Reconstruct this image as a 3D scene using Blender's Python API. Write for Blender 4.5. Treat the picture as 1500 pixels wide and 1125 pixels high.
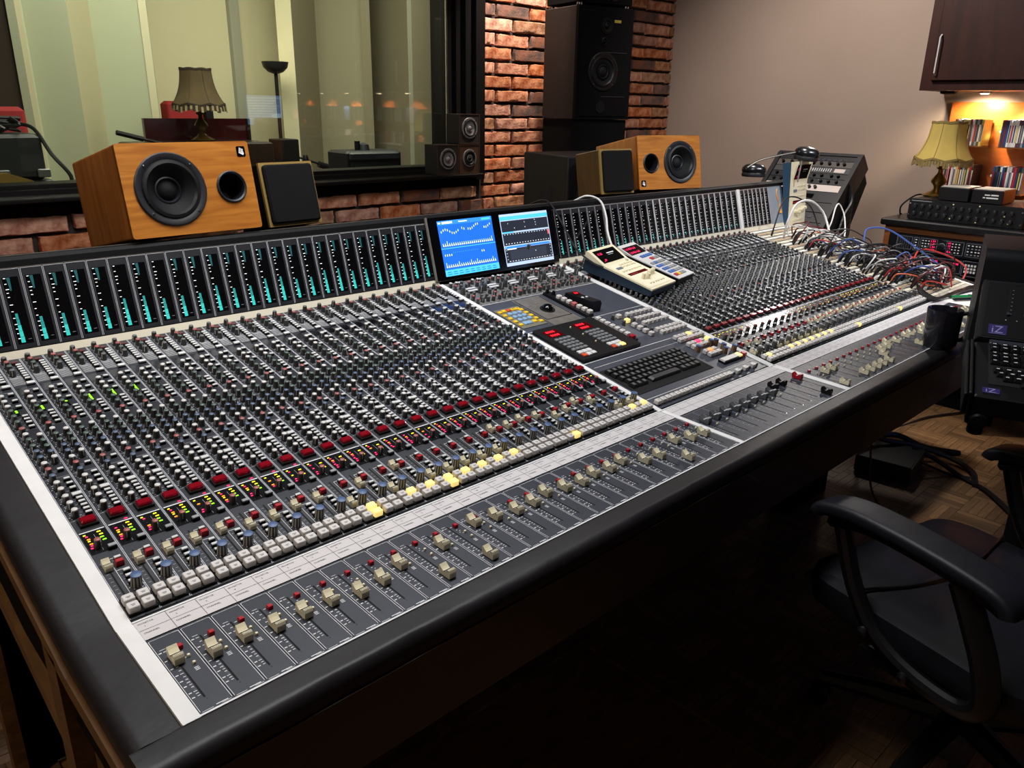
import bpy, math, random
from mathutils import Matrix, Vector
random.seed(7)
PI = math.pi
H0 = 0.78                      # console-front height above the floor; everything is lifted by this at the end
SC = bpy.context.scene
COL = SC.collection
for o in list(bpy.data.objects):
    bpy.data.objects.remove(o)

# ------------------------------------------------------------------ camera, world, exposure
CAM = Vector((-0.24199773, -0.7358444, 0.63934308))
YAW, PITCH, ROLL, FPX = math.radians(44.06160581), math.radians(19.39286422), math.radians(0.98130404), 1153.1
fwd = Vector((math.sin(YAW) * math.cos(PITCH), math.cos(YAW) * math.cos(PITCH), -math.sin(PITCH)))
rgt = Vector((math.cos(YAW), -math.sin(YAW), 0))
upv = rgt.cross(fwd)
r2 = rgt * math.cos(ROLL) + upv * math.sin(ROLL)
u2 = upv * math.cos(ROLL) - rgt * math.sin(ROLL)
cam = bpy.data.objects.new('camera', bpy.data.cameras.new('camera'))
COL.objects.link(cam)
cam.matrix_world = Matrix(((r2.x, u2.x, -fwd.x, CAM.x), (r2.y, u2.y, -fwd.y, CAM.y), (r2.z, u2.z, -fwd.z, CAM.z), (0, 0, 0, 1)))
cam.data.sensor_fit = 'HORIZONTAL'
cam.data.sensor_width = 36
cam.data.lens = FPX / 1500 * 36
cam.data.clip_start = 0.02
SC.camera = cam
w = bpy.data.worlds.new('world'); SC.world = w; w.use_nodes = True
w.node_tree.nodes['Background'].inputs[0].default_value = (0.8, 0.85, 1, 1)
w.node_tree.nodes['Background'].inputs[1].default_value = 0.01
SC.view_settings.view_transform = 'Standard'
SC.view_settings.look = 'None'
SC.view_settings.gamma = 1
SC.view_settings.use_curve_mapping = False
SC.view_settings.exposure = 0.0


def light(name, kind, loc, aim, energy, color, size=0.1, angle=60, blend=0.5, sy=None):
    d = bpy.data.lights.new(name, kind)
    d.energy = energy; d.color = color
    if kind == 'AREA':
        d.size = size
        if sy: d.shape = 'RECTANGLE'; d.size_y = sy
    else:
        d.shadow_soft_size = size
    if kind == 'SPOT':
        d.spot_size = math.radians(angle); d.spot_blend = blend
    o = bpy.data.objects.new(name, d); COL.objects.link(o)
    o.location = loc
    o.rotation_euler = (Vector(aim) - Vector(loc)).to_track_quat('-Z', 'Y').to_euler()
    return o


NEUT, COOL = (1.0, 0.95, 0.90), (0.97, 0.98, 1.0)
light('wall_spot_glare', 'SPOT', (4.33, 1.265, 1.225), (1.8, 0.3, 0.0), 30, NEUT, 0.07, 70, 0.6)
light('ceiling_spot_right', 'SPOT', (2.75, -0.5, 1.9), (2.75, 0.66, 0.1), 155, COOL, 0.08, 60, 0.7)
light('ceiling_fill', 'AREA', (0.75, 0.62, 1.93), (0.75, 0.58, 0), 50, COOL, 1.7, sy=0.6)  # soft overhead fill, added to light the rest of the console
light('ceiling_spot_brick', 'SPOT', (2.80, 2.15, 1.9), (3.02, 2.6, 0.80), 230, (1, .86, .72), 0.04, 55, 0.6)
light('ceiling_spot_sill', 'SPOT', (1.5, 1.7, 1.9), (1.5, 2.6, 0.1), 26, (1, .80, .60), 0.06, 100, 0.7)
light('ceiling_spot_wall', 'SPOT', (2.9, 1.25, 1.9), (4.38, 1.10, 0.0), 150, (1, .93, .86), 0.1, 112, 0.8)
light('ceiling_spot_floor', 'SPOT', (3.5, 0.2, 1.9), (3.7, 0.25, -0.78), 34, (1, .84, .66), 0.1, 45, 0.6)
light('ceiling_spot_speakers', 'SPOT', (0.9, -0.4, 1.9), (1.1, 1.3, 0.4), 55, NEUT, 0.1, 62, 0.7)
light('side_fill_spot', 'SPOT', (-1.3, 0.4, 1.9), (-0.1, 0.7, -0.5), 60, (1, .84, .66), 0.1, 50, 0.6)  # added fill, brightens the left rails and floor
light('speaker_fill_spot', 'SPOT', (-1.2, 0.7, 1.9), (0.4, 1.25, 0.4), 42, (1, .90, .78), 0.1, 34, 0.7)  # added fill for the left side of the wooden monitor
light('booth_ceiling_light', 'AREA', (1.7, 3.3, 1.9), (1.8, 4.0, 0), 56, (1, .97, .88), 1.6, sy=0.8)
light('booth_side_fill', 'AREA', (3.0, 3.3, 1.9), (3.2, 4.6, 0.3), 26, (1, .94, .78), 0.8)  # added fill, lifts the right-hand booth panels
light('booth_lamp_uplight', 'POINT', (2.5, 4.35, 0.97), (2.5, 4.4, 2), 2.2, (1, .88, .66), 0.06)


# ------------------------------------------------------------------ materials
def lin(h):
    c = [int(h[i:i + 2], 16) / 255 for i in (0, 2, 4)]
    return tuple(x / 12.92 if x <= 0.04045 else ((x + 0.055) / 1.055) ** 2.4 for x in c) + (1,)


MATS = {}


def mat(name, col, rough=0.5, metal=0.0, spec=0.5, emit=0.0, ecol=None, coat=0.0, noise=None, bump=None, rand=None):
    """noise=(scale, hex2, amount) mottles the colour; bump=(scale, strength); rand=hue/value change per object"""
    if name in MATS: return MATS[name]
    m = bpy.data.materials.new(name); m.use_nodes = True
    nt = m.node_tree; b = nt.nodes['Principled BSDF']
    b.inputs['Base Color'].default_value = lin(col)
    b.inputs['Roughness'].default_value = rough
    b.inputs['Metallic'].default_value = metal
    b.inputs['Specular IOR Level'].default_value = spec
    b.inputs['Coat Weight'].default_value = coat
    if emit:
        b.inputs['Emission Color'].default_value = lin(ecol or col)
        b.inputs['Emission Strength'].default_value = emit
    if noise or bump:
        tc = nt.nodes.new('ShaderNodeTexCoord')
    src = None
    if noise:
        n = nt.nodes.new('ShaderNodeTexNoise'); n.inputs['Scale'].default_value = noise[0]; n.inputs['Detail'].default_value = 5
        nt.links.new(tc.outputs['Object'], n.inputs['Vector'])
        cr = nt.nodes.new('ShaderNodeValToRGB')
        cr.color_ramp.elements[0].position = 0.5 - noise[2] / 2; cr.color_ramp.elements[1].position = 0.5 + noise[2] / 2
        cr.color_ramp.elements[0].color = lin(col); cr.color_ramp.elements[1].color = lin(noise[1])
        nt.links.new(n.outputs['Fac'], cr.inputs[0]); src = cr.outputs[0]
        nt.links.new(src, b.inputs['Base Color'])
    if rand:
        oi = nt.nodes.new('ShaderNodeObjectInfo')
        hs = nt.nodes.new('ShaderNodeHueSaturation')
        mr = nt.nodes.new('ShaderNodeMapRange'); mr.inputs[3].default_value = 1 - rand; mr.inputs[4].default_value = 1 + rand
        nt.links.new(oi.outputs['Random'], mr.inputs[0]); nt.links.new(mr.outputs[0], hs.inputs['Value'])
        mul = nt.nodes.new('ShaderNodeMath'); mul.operation = 'MULTIPLY'; mul.inputs[1].default_value = 7.31
        fr = nt.nodes.new('ShaderNodeMath'); fr.operation = 'FRACT'
        nt.links.new(oi.outputs['Random'], mul.inputs[0]); nt.links.new(mul.outputs[0], fr.inputs[0])
        m2 = nt.nodes.new('ShaderNodeMapRange'); m2.inputs[3].default_value = 1 - rand * .8; m2.inputs[4].default_value = 1 + rand * .6
        nt.links.new(fr.outputs[0], m2.inputs[0]); nt.links.new(m2.outputs[0], hs.inputs['Saturation'])
        if src: nt.links.new(src, hs.inputs['Color'])
        else: hs.inputs['Color'].default_value = lin(col)
        nt.links.new(hs.outputs[0], b.inputs['Base Color'])
    if bump:
        n = nt.nodes.new('ShaderNodeTexNoise'); n.inputs['Scale'].default_value = bump[0]; n.inputs['Detail'].default_value = 4
        nt.links.new(tc.outputs['Object'], n.inputs['Vector'])
        bp = nt.nodes.new('ShaderNodeBump'); bp.inputs['Strength'].default_value = bump[1]; bp.inputs['Distance'].default_value = 0.004
        nt.links.new(n.outputs['Fac'], bp.inputs['Height']); nt.links.new(bp.outputs[0], b.inputs['Normal'])
    MATS[name] = m
    return m


def wood(name, c1, c2, scale=(1.2, 14, 14), rough=0.4, coat=0.15, rand=None):
    """grain runs along the object's x axis by default"""
    if name in MATS: return MATS[name]
    m = mat(name, c1, rough, coat=coat)
    nt = m.node_tree; b = nt.nodes['Principled BSDF']
    tc = nt.nodes.new('ShaderNodeTexCoord'); mp = nt.nodes.new('ShaderNodeMapping')
    mp.inputs['Scale'].default_value = scale
    nt.links.new(tc.outputs['Object'], mp.inputs['Vector'])
    n = nt.nodes.new('ShaderNodeTexNoise'); n.inputs['Scale'].default_value = 5; n.inputs['Detail'].default_value = 8; n.inputs['Distortion'].default_value = 0.6
    nt.links.new(mp.outputs[0], n.inputs['Vector'])
    cr = nt.nodes.new('ShaderNodeValToRGB')
    cr.color_ramp.elements[0].position = 0.32; cr.color_ramp.elements[1].position = 0.68
    cr.color_ramp.elements[0].color = lin(c1); cr.color_ramp.elements[1].color = lin(c2)
    nt.links.new(n.outputs['Fac'], cr.inputs[0])
    out = cr.outputs[0]
    if rand:
        oi = nt.nodes.new('ShaderNodeObjectInfo'); hs = nt.nodes.new('ShaderNodeHueSaturation')
        mr = nt.nodes.new('ShaderNodeMapRange'); mr.inputs[3].default_value = 1 - rand; mr.inputs[4].default_value = 1 + rand
        nt.links.new(oi.outputs['Random'], mr.inputs[0]); nt.links.new(mr.outputs[0], hs.inputs['Value'])
        nt.links.new(out, hs.inputs['Color']); out = hs.outputs[0]
    nt.links.new(out, b.inputs['Base Color'])
    return m


def glow(name, col, s):
    return mat(name, col, 0.4, emit=s)


BLACK = mat('black_plastic', '0b0b0d', 0.45, spec=.35)
MATTE = mat('matte_black', '070708', 0.85, spec=.12)
GLOSSB = mat('gloss_black', '08080a', 0.12)
PANEL = mat('console_panel', '1f2126', 0.42, noise=(60, '272930', 0.5))
MPANEL = mat('meter_panel', '14151b', 0.5)
FPANEL = mat('fader_panel', '262a34', 0.45, noise=(50, '2c303a', 0.5))
EDGE = mat('edge_line_highlight', 'c4c6cc', 0.5)
PRINT = mat('white_print', 'dededf', 0.6)
DPRINT = mat('grey_print', '8e9096', 0.6)
INK = mat('black_ink', '181412', 0.7)
SLOT = mat('slot_black', '030304', 0.9)
LEATHER = mat('black_leather', '171517', 0.48, spec=0.36, noise=(9, '1f1c1f', 0.5), bump=(14, 0.45))
WSTRIP = mat('white_strip', 'd8d6d4', 0.55, noise=(25, 'e6e4e2', 0.6))
LABELP = mat('label_paper', 'c9c4c4', 0.6)
BEIGE = mat('beige_strip', 'c9c2ae', 0.6)
CREAM = mat('cream_plastic', 'e3d9b8', 0.42)
SWTOP = mat('switch_white', 'cdcdcc', 0.4)
SWGREY = mat('switch_grey', '8f9193', 0.45)
BTN = mat('button_grey', 'cbc6c2', 0.4)
BTNLIT = mat('button_lit', 'ffe27a', 0.4, emit=.75, ecol='ffe28c')
KBODY = mat('knob_grey', '3a3b3a', 0.42)
KSTRIPE = mat('knob_stripe', 'b6b2a8', 0.5)
KC = dict(w=mat('cap_white', 'c8c6c3', 0.4), g=mat('cap_green', '485850', 0.45), b=mat('cap_blue', '46566f', 0.45),
          r=mat('cap_red', '96504c', 0.45), k=mat('cap_grey', '5a5b5a', 0.45), B=mat('cap_light_blue', '3c5680', 0.45))
REDTR = mat('red_translucent', '780a18', 0.15, coat=0.5, emit=0.07, ecol='a00818')
REDSW = mat('red_switch', 'a5121f', 0.35)
BRASS = mat('brass', '9a7a3c', 0.3, metal=0.9)
CHROME = mat('chrome', 'c8c8cc', 0.18, metal=1.0)
ALU = mat('brushed_aluminium', 'b0aaa2', 0.35, metal=0.7, noise=(40, '948e86', 0.5))
LED = dict(y=glow('led_yellow', 'f0e020', 1.5), g=glow('led_green', '90f020', 1.5), o=glow('led_orange', 'ff9020', 1.5),
           p=glow('led_pink', 'ff2868', 1.6), r=glow('led_red', 'ff2030', 2.2), k=mat('led_off', '252528', 0.3),
           t=glow('plasma_teal', '2fb4ae', 0.6), T=glow('plasma_dim', '1a5256', 0.35), u=glow('plasma_mid', '238a88', 0.45), w=glow('led_white', 'f4f4f0', 1.0))


# ------------------------------------------------------------------ geometry helper
def ringrect(hx, hy, r, n):
    if r <= 0: return [(hx, hy), (-hx, hy), (-hx, -hy), (hx, -hy)]
    p = []
    for cx, cy, a0 in ((hx - r, hy - r, 0), (-hx + r, hy - r, 90), (-hx + r, -hy + r, 180), (hx - r, -hy + r, 270)):
        for k in range(n + 1):
            a = math.radians(a0 + 90 * k / n); p.append((cx + r * math.cos(a), cy + r * math.sin(a)))
    return p


class G:
    def __init__(s): s.v, s.f, s.mi, s.sm, s.mats = [], [], [], [], []

    def slot(s, m):
        if m not in s.mats: s.mats.append(m)
        return s.mats.index(m)

    def add(s, vs, fs, m, smooth=False, M=None):
        b = len(s.v); k = s.slot(m) if not isinstance(m, list) else None
        s.v += [tuple(M @ Vector(v)) for v in vs] if M is not None else [tuple(v) for v in vs]
        for i, f in enumerate(fs):
            s.f.append([b + q for q in f]); s.mi.append(k if k is not None else s.slot(m[i])); s.sm.append(smooth)
        return s

    def rings(s, rs, m, smooth=True, M=None, cap0=True, cap1=True, capm=None, close=False):
        n = len(rs[0]); vs = [p for r in rs for p in r]; fs = []
        L = len(rs)
        for i in range(L if close else L - 1):
            j = (i + 1) % L
            for k in range(n):
                q = (k + 1) % n; fs.append((i * n + k, i * n + q, j * n + q, j * n + k))
        s.add(vs, fs, m, smooth, M)
        if not close:
            if cap0: s.add(rs[0], [tuple(range(n))[::-1]], m, False, M)
            if cap1: s.add(rs[-1], [tuple(range(n))], capm or m, False, M)
        return s

    def box(s, x0, x1, y0, y1, z0, z1, m, M=None):
        vs = [(x, y, z) for z in (z0, z1) for y in (y0, y1) for x in (x0, x1)]
        return s.add(vs, [(0, 2, 3, 1), (4, 5, 7, 6), (0, 1, 5, 4), (2, 6, 7, 3), (0, 4, 6, 2), (1, 3, 7, 5)], m, False, M)

    def stack(s, cx, cy, levels, m, r=0.0, n=3, M=None, capm=None, smooth=False, cap0=True):
        """rounded-rectangle rings: levels of (half width, half length, height)"""
        rs = []
        for hx, hy, z in levels:
            rr = min(r, hx * .99, hy * .99) if r else 0
            rs.append([(cx + x, cy + y, z) for x, y in ringrect(hx, hy, rr, n)])
        return s.rings(rs, m, smooth, M, cap0, True, capm)

    def rbox(s, x0, x1, y0, y1, z0, z1, m, c=0.003, r=None, M=None, n=3, smooth=False):
        hx, hy = (x1 - x0) / 2, (y1 - y0) / 2
        return s.stack((x0 + x1) / 2, (y0 + y1) / 2, [(hx - c, hy - c, z0), (hx, hy, z0 + c), (hx, hy, z1 - c), (hx - c, hy - c, z1)], m, r if r is not None else c, n, M, smooth=smooth)

    def lathe(s, prof, m, seg=16, M=None, smooth=True, cap0=True, cap1=True, capm=None, mod=None):
        rs = []
        for rr, z in prof:
            rs.append([(rr * math.cos(2 * PI * k / seg) * (mod(k, z) if mod else 1), rr * math.sin(2 * PI * k / seg) * (mod(k, z) if mod else 1), z) for k in range(seg)])
        return s.rings(rs, m, smooth, M, cap0, cap1, capm)

    def tube(s, pts, r, m, seg=6, smooth=True, flat=1.0):
        P = [Vector(p) for p in pts]; rs = []; n0 = None
        for i, p in enumerate(P):
            t = (P[min(i + 1, len(P) - 1)] - P[max(i - 1, 0)])
            if t.length < 1e-9: t = Vector((0, 0, 1))
            t.normalize()
            if n0 is None:
                n0 = t.orthogonal().normalized() if abs(t.z) > .9 else t.cross(Vector((0, 0, 1))).normalized()
            n0 = (n0 - t * n0.dot(t)); n0 = n0.normalized() if n0.length > 1e-6 else t.orthogonal().normalized()
            b = t.cross(n0); rr = r[i] if isinstance(r, (list, tuple)) else r
            rs.append([tuple(p + n0 * (rr * flat * math.cos(2 * PI * k / seg)) + b * (rr * math.sin(2 * PI * k / seg))) for k in range(seg)])
        return s.rings(rs, m, smooth)

    def prism(s, poly, a0, a1, m, ax='x', M=None, smooth=False):
        """poly in the plane across ax: (y,z) for x, (x,z) for y, (x,y) for z"""
        f = {'x': lambda p, a: (a, p[0], p[1]), 'y': lambda p, a: (p[0], a, p[1]), 'z': lambda p, a: (p[0], p[1], a)}[ax]
        return s.rings([[f(p, a0) for p in poly], [f(p, a1) for p in poly]], m, smooth, M)

    def quad(s, x0, x1, y0, y1, z, m, M=None):
        return s.add([(x0, y0, z), (x1, y0, z), (x1, y1, z), (x0, y1, z)], [(0, 1, 2, 3)], m, False, M)

    def text(s, body, x, y, z, size, m, M=None, sx=1.0):
        vs, fs = glyphs(body)
        return s.add([(x + a * size * sx, y + b * size, z) for a, b in vs], fs, m, False, M)

    def mesh(s, name, angle=38):
        me = bpy.data.meshes.new(name)
        me.from_pydata(s.v, [], s.f)
        for m in s.mats: me.materials.append(m)
        me.polygons.foreach_set('material_index', s.mi)
        me.polygons.foreach_set('use_smooth', s.sm)
        if any(s.sm): me.set_sharp_from_angle(angle=math.radians(angle))
        me.update()
        return me

    def ob(s, name, parent=None, M=None, **kw):
        return inst(name, s.mesh(name), parent, M, **kw)


_GL = {}


def glyphs(body):
    if body not in _GL:
        cu = bpy.data.curves.new('t', 'FONT'); cu.body = body; cu.resolution_u = 1
        o = bpy.data.objects.new('t', cu)
        me = bpy.data.meshes.new_from_object(o)
        _GL[body] = ([(v.co.x, v.co.y) for v in me.vertices], [tuple(p.vertices) for p in me.polygons])
        bpy.data.objects.remove(o); bpy.data.curves.remove(cu); bpy.data.meshes.remove(me)
    return _GL[body]


def inst(name, me, parent=None, M=None, label=None, cat=None, group=None, kind=None):
    o = bpy.data.objects.new(name, me); COL.objects.link(o)
    if parent is not None: o.parent = parent
    if M is not None: o.matrix_basis = M
    return tag(o, label, cat, group, kind)


def tag(o, label=None, cat=None, group=None, kind=None):
    if label: o['label'] = label
    if cat: o['category'] = cat
    if group: o['group'] = group
    if kind: o['kind'] = kind
    return o


def thing(name, label, cat, M=None, group=None, kind=None):
    return inst(name, None, None, M, label, cat, group, kind)


T = Matrix.Translation


def TR(x, y, z, rz=0.0, rx=0.0, ry=0.0):
    return T((x, y, z)) @ Matrix.Rotation(math.radians(rz), 4, 'Z') @ Matrix.Rotation(math.radians(rx), 4, 'X') @ Matrix.Rotation(math.radians(ry), 4, 'Y')


def smoothpath(pts, n=6):
    P = [Vector(p) for p in pts]; out = []
    for i in range(len(P) - 1):
        a, b, c, d = P[max(i - 1, 0)], P[i], P[i + 1], P[min(i + 2, len(P) - 1)]
        for k in range(n):
            t = k / n
            out.append(0.5 * ((2 * b) + (c - a) * t + (2 * a - 5 * b + 4 * c - d) * t * t + (3 * b - a - 3 * c + d) * t ** 3))
    out.append(P[-1]); return out
# ================================================================== STRUCTURE
def struct(name, g, **kw): return g.ob(name, kind='structure', **kw)


FL = -0.78
YW = 2.6                       # face of the brick wall
PLASTER = mat('plaster_rose', '9d8a7d', 0.85, noise=(3, '958275', 0.6), bump=(60, 0.08))
MORTAR = mat('mortar_shaded', '2a211d', 0.95, bump=(80, 0.5))  # dark tone carries the shadow in the joints
BRICK = mat('old_brick', '86442a', 0.85, noise=(28, 'ba8264', 0.3), bump=(90, 0.9), rand=0.22)
BRICKP = mat('old_brick_pale', 'ac8060', 0.85, noise=(34, '86502f', 0.28), bump=(90, 0.8), rand=0.18)
BRICKD = mat('old_brick_burnt', '7c4830', 0.85, noise=(20, '463a36', 0.35), bump=(90, 0.8), rand=0.2)
FRAME = mat('window_frame_dark', '080606', 0.5, spec=.2)
PARQ = wood('parquet_oak', '664a30', '8a6643', (3, 22, 22), 0.42, 0.1, rand=0.22)
PARQ2 = wood('parquet_oak_dark', '58402a', '76583a', (3, 22, 22), 0.42, 0.1, rand=0.22)
SUBFLOOR = wood('parquet_far', '5f4126', '84592f', (3, 9, 9), 0.5, 0.05)

floor = struct('floor', G().box(-2.2, 5.6, -3.2, 6.4, FL - .06, FL - .012, SUBFLOOR))
# mosaic parquet: square blocks of five fingers, alternate blocks turned
fm = []
for k in range(6):
    g = G(); L2, W2 = .0748, .0147
    g.stack(0, 0, [(L2, W2, -.012), (L2, W2, -.0012), (L2 - .0006, W2 - .0006, 0)], PARQ if k % 3 else PARQ2)
    fm.append(g.mesh('parquet_block'))
B = .150


def parquet(x0, x1, y0, y1, keep):
    i0 = int(math.floor(x0 / B)); j0 = int(math.floor(y0 / B))
    for i in range(i0, int(x1 / B) + 1):
        for j in range(j0, int(y1 / B) + 1):
            cx, cy = (i + .5) * B, (j + .5) * B
            if not keep(cx, cy): continue
            for k in range(5):
                d = (k - 2) * .0299
                turn = (i + j) % 2
                M = TR(cx + (d if turn else 0), cy + (0 if turn else d), FL + random.uniform(-.0012, 0), 90 if turn else 0)
                inst('parquet_block', random.choice(fm), floor, M)


def vis_floor(x, y):
    a = x * .30 + y
    return (2.45 < x < 4.2 and -.15 < y < .55 and not (x < 2.9 and y > .32)) and (y > -.15 + (x - 3.2) * .10) and y < .44 + (x - 2.9) * .06
parquet(2.4, 4.2, -.2, .6, vis_floor)
parquet(-.35, 0.1, .75, 1.5, lambda x, y: -.3 < x < .05)
g = G()   # the remaining parquet, further off or in shadow, as one mesh
for i in range(-10, 34):
    for j in range(-14, 17):
        cx, cy = (i + .5) * B, (j + .5) * B
        if cx > 4.35 or cy > 2.45: continue
        if vis_floor(cx, cy) and 2.25 <= cx or (-.45 < cx < .15 and .7 < cy < 1.6): continue
        if not (cx > 1.2 or cy > .4): continue
        for k in range(5):
            d = (k - 2) * .0299; z = FL - random.uniform(0, .0012)
            if (i + j) % 2: g.box(cx + d - .0142, cx + d + .0142, cy - .0745, cy + .0745, FL - .012, z, PARQ2 if (i * 7 + j * 3 + k) % 4 else PARQ)
            else: g.box(cx - .0745, cx + .0745, cy + d - .0142, cy + d + .0142, FL - .012, z, PARQ if (i * 5 + j * 3 + k) % 4 else PARQ2)
inst('parquet_block', g.mesh('parquet_field'), floor, None, kind='stuff')

# brick wall with window opening x 0..2.72 (opening runs off to the left), z .264 up
wall_front = struct('wall_front', G().box(-2.1, 2.722, YW + .012, YW + .2, FL, .264, MORTAR).box(2.722, 4.5, YW + .012, YW + .2, FL, 2.0, MORTAR)
                    .box(-2.1, 2.722, YW + .012, YW + .2, 1.75, 2.0, MORTAR))
bm_ = []
GXB = (-1, -.965, -.72, -.42, -.14, .14, .42, .72, .965, 1); GZB = (-1, -.88, -.45, 0, .45, .88, 1)
for k in range(18):
    g = G(); nx, nz = 9, 6; ly, lz = .234, .0565
    hx, hz = ly / 2, lz / 2
    rnd = random.Random(k)
    vs, fs = [], []
    for iz in range(nz + 1):
        for ix in range(nx + 1):
            ux_, uz_ = GXB[ix], GZB[iz]; e = 1.0 if ix in (0, nx) or iz in (0, nz) else 0.0; f_ = .25 if e < 1 and (ix in (1, nx - 1) or iz in (1, nz - 1)) else 0
            jx = rnd.uniform(-.0022, .0022); jz = rnd.uniform(-.0022, .0022)
            vs.append((ux_ * hx + jx, -.012 + .009 * e + .002 * f_ + rnd.uniform(-.0022, .0022), uz_ * hz + jz))
    if k % 4 == 1:
        for _ in range(2): q = rnd.choice([0, nx, (nx + 1) * nz, (nx + 1) * (nz + 1) - 1]); vs[q] = (vs[q][0] * .88, .008, vs[q][2] * .7)
    for iz in range(nz):
        for ix in range(nx):
            a = iz * (nx + 1) + ix; fs.append((a, a + 1, a + nx + 2, a + nx + 1))
    per = list(range(nx + 1)) + [(i + 1) * (nx + 1) + nx for i in range(nz)] + [nz * (nx + 1) + nx - 1 - i for i in range(nx)] + [(nz - 1 - i) * (nx + 1) for i in range(nz - 1)]
    b0 = len(vs)
    vs += [(vs[q][0], .02, vs[q][2]) for q in per]
    for i in range(len(per)):
        j = (i + 1) % len(per); fs.append((per[j], per[i], b0 + i, b0 + j))
    g.add(vs, fs, [BRICK, BRICK, BRICKP, BRICK, BRICKD, BRICK][k % 6], True)
    bm_.append(g.mesh('brick', 50))


def bricks(x0, x1, z0, z1, xlim0, xlim1):
    """running bond; clipped courses end with cut bricks"""
    P, CZ = .256, .0705
    for r in range(int(math.floor(z0 / CZ)), int(z1 / CZ) + 1):
        zc = (r + .5) * CZ + .022
        if zc - .03 < z0 or zc > z1: continue
        x = math.floor(x0 / P) * P + (P / 2 if r % 2 else 0)
        while x < x1 + P:
            a, b = max(x - .118, xlim0), min(x + .118, xlim1)
            if b - a > .035:
                M = T(((a + b) / 2, YW + random.uniform(-.003, .004), zc + random.uniform(-.002, .002))) @ Matrix.Rotation(random.uniform(-.012, .012), 4, 'Y') @ Matrix.Diagonal(((b - a) / .236, 1, random.uniform(.94, 1.04), 1))
                inst('brick', random.choice(bm_), wall_front, M)
            x += P


bricks(2.73, 4.4, .02, 1.35, 2.732, 4.398)
bricks(.15, 2.7, -.08, .262, .1, 2.722)

ROOMW = mat('booth_wall_cream', 'b3aa82', 0.85, bump=(30, .05))
struct('wall_right', G().box(4.4, 4.5, -3.0, YW + .2, FL, 2.0, PLASTER))
struct('wall_left', G().box(-2.1, -2.0, -3.0, YW, FL, 2.0, PLASTER))
struct('wall_back', G().box(-2.1, 4.5, -3.1, -3.0, FL, 2.0, PLASTER))
struct('ceiling', G().box(-2.1, 5.6, -3.1, 6.4, 2.0, 2.06, mat('ceiling_dark', '6a625c', .9)))

# window: stepped dark frame, sill, glass
win = inst('window_1', None, None, None, kind='structure')
G().box(2.66, 2.722, YW - .03, YW + .19, .264, 1.75, FRAME).ob('window_frame', win)
G().box(2.615, 2.662, YW + .0, YW + .19, .30, 1.75, FRAME).ob('window_frame', win)
G().box(2.575, 2.617, YW + .03, YW + .19, .30, 1.75, FRAME).ob('window_frame', win)
G().box(2.535, 2.577, YW + .055, YW + .19, .318, 1.75, FRAME).ob('window_frame', win)
G().rbox(-.6, 2.652, YW - .105, YW + .10, .287, .303, FRAME, .004).ob('window_sill', win)
G().box(-.6, 2.68, YW - .02, YW + .05, .268, .288, FRAME).ob('window_frame', win)
G().rbox(-.6, 2.54, YW + .03, YW + .19, .300, .322, FRAME, .003).ob('window_frame', win)
G().rbox(-.6, 2.54, YW + .06, YW + .19, .320, .338, FRAME, .003).ob('window_frame', win)
G().box(2.527, 2.536, YW + .05, YW + .06, .338, 1.75, CHROME).ob('glazing_bead', win)
GLASS = bpy.data.materials.new('window_glass'); GLASS.use_nodes = True
nt = GLASS.node_tree; nt.nodes.clear()
mo = nt.nodes.new('ShaderNodeOutputMaterial'); mx = nt.nodes.new('ShaderNodeMixShader'); fr = nt.nodes.new('ShaderNodeFresnel')
tr = nt.nodes.new('ShaderNodeBsdfTransparent'); gl = nt.nodes.new('ShaderNodeBsdfGlossy')
fr.inputs[0].default_value = 1.5; gl.inputs['Roughness'].default_value = 0.0; tr.inputs[0].default_value = (.93, .96, .90, 1)
nt.links.new(fr.outputs[0], mx.inputs[0]); nt.links.new(tr.outputs[0], mx.inputs[1]); nt.links.new(gl.outputs[0], mx.inputs[2]); nt.links.new(mx.outputs[0], mo.inputs[0])
G().box(-.6, 2.54, YW + .066, YW + .074, .32, 1.76, GLASS).ob('pane', win)

# recording booth beyond the glass: folded wall panels
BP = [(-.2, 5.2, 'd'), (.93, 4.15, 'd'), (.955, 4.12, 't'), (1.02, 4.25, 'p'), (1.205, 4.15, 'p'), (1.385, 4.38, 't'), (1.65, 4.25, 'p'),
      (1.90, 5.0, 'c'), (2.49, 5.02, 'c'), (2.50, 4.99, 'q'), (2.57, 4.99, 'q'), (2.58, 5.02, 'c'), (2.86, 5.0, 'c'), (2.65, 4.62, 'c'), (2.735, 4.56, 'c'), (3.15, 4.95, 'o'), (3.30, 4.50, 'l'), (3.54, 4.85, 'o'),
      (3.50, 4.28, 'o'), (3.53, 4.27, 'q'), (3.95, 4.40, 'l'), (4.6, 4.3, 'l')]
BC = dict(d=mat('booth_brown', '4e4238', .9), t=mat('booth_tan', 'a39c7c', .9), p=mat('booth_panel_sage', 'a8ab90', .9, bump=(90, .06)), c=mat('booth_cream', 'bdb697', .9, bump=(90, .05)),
          q=mat('booth_grey_trim', '8f8f7e', .8), o=mat('booth_olive_shaded', '7d7660', .9), l=mat('booth_olive_lit', '99937a', .9))  # olive pair puts the shading of the folds into the colour
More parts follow.
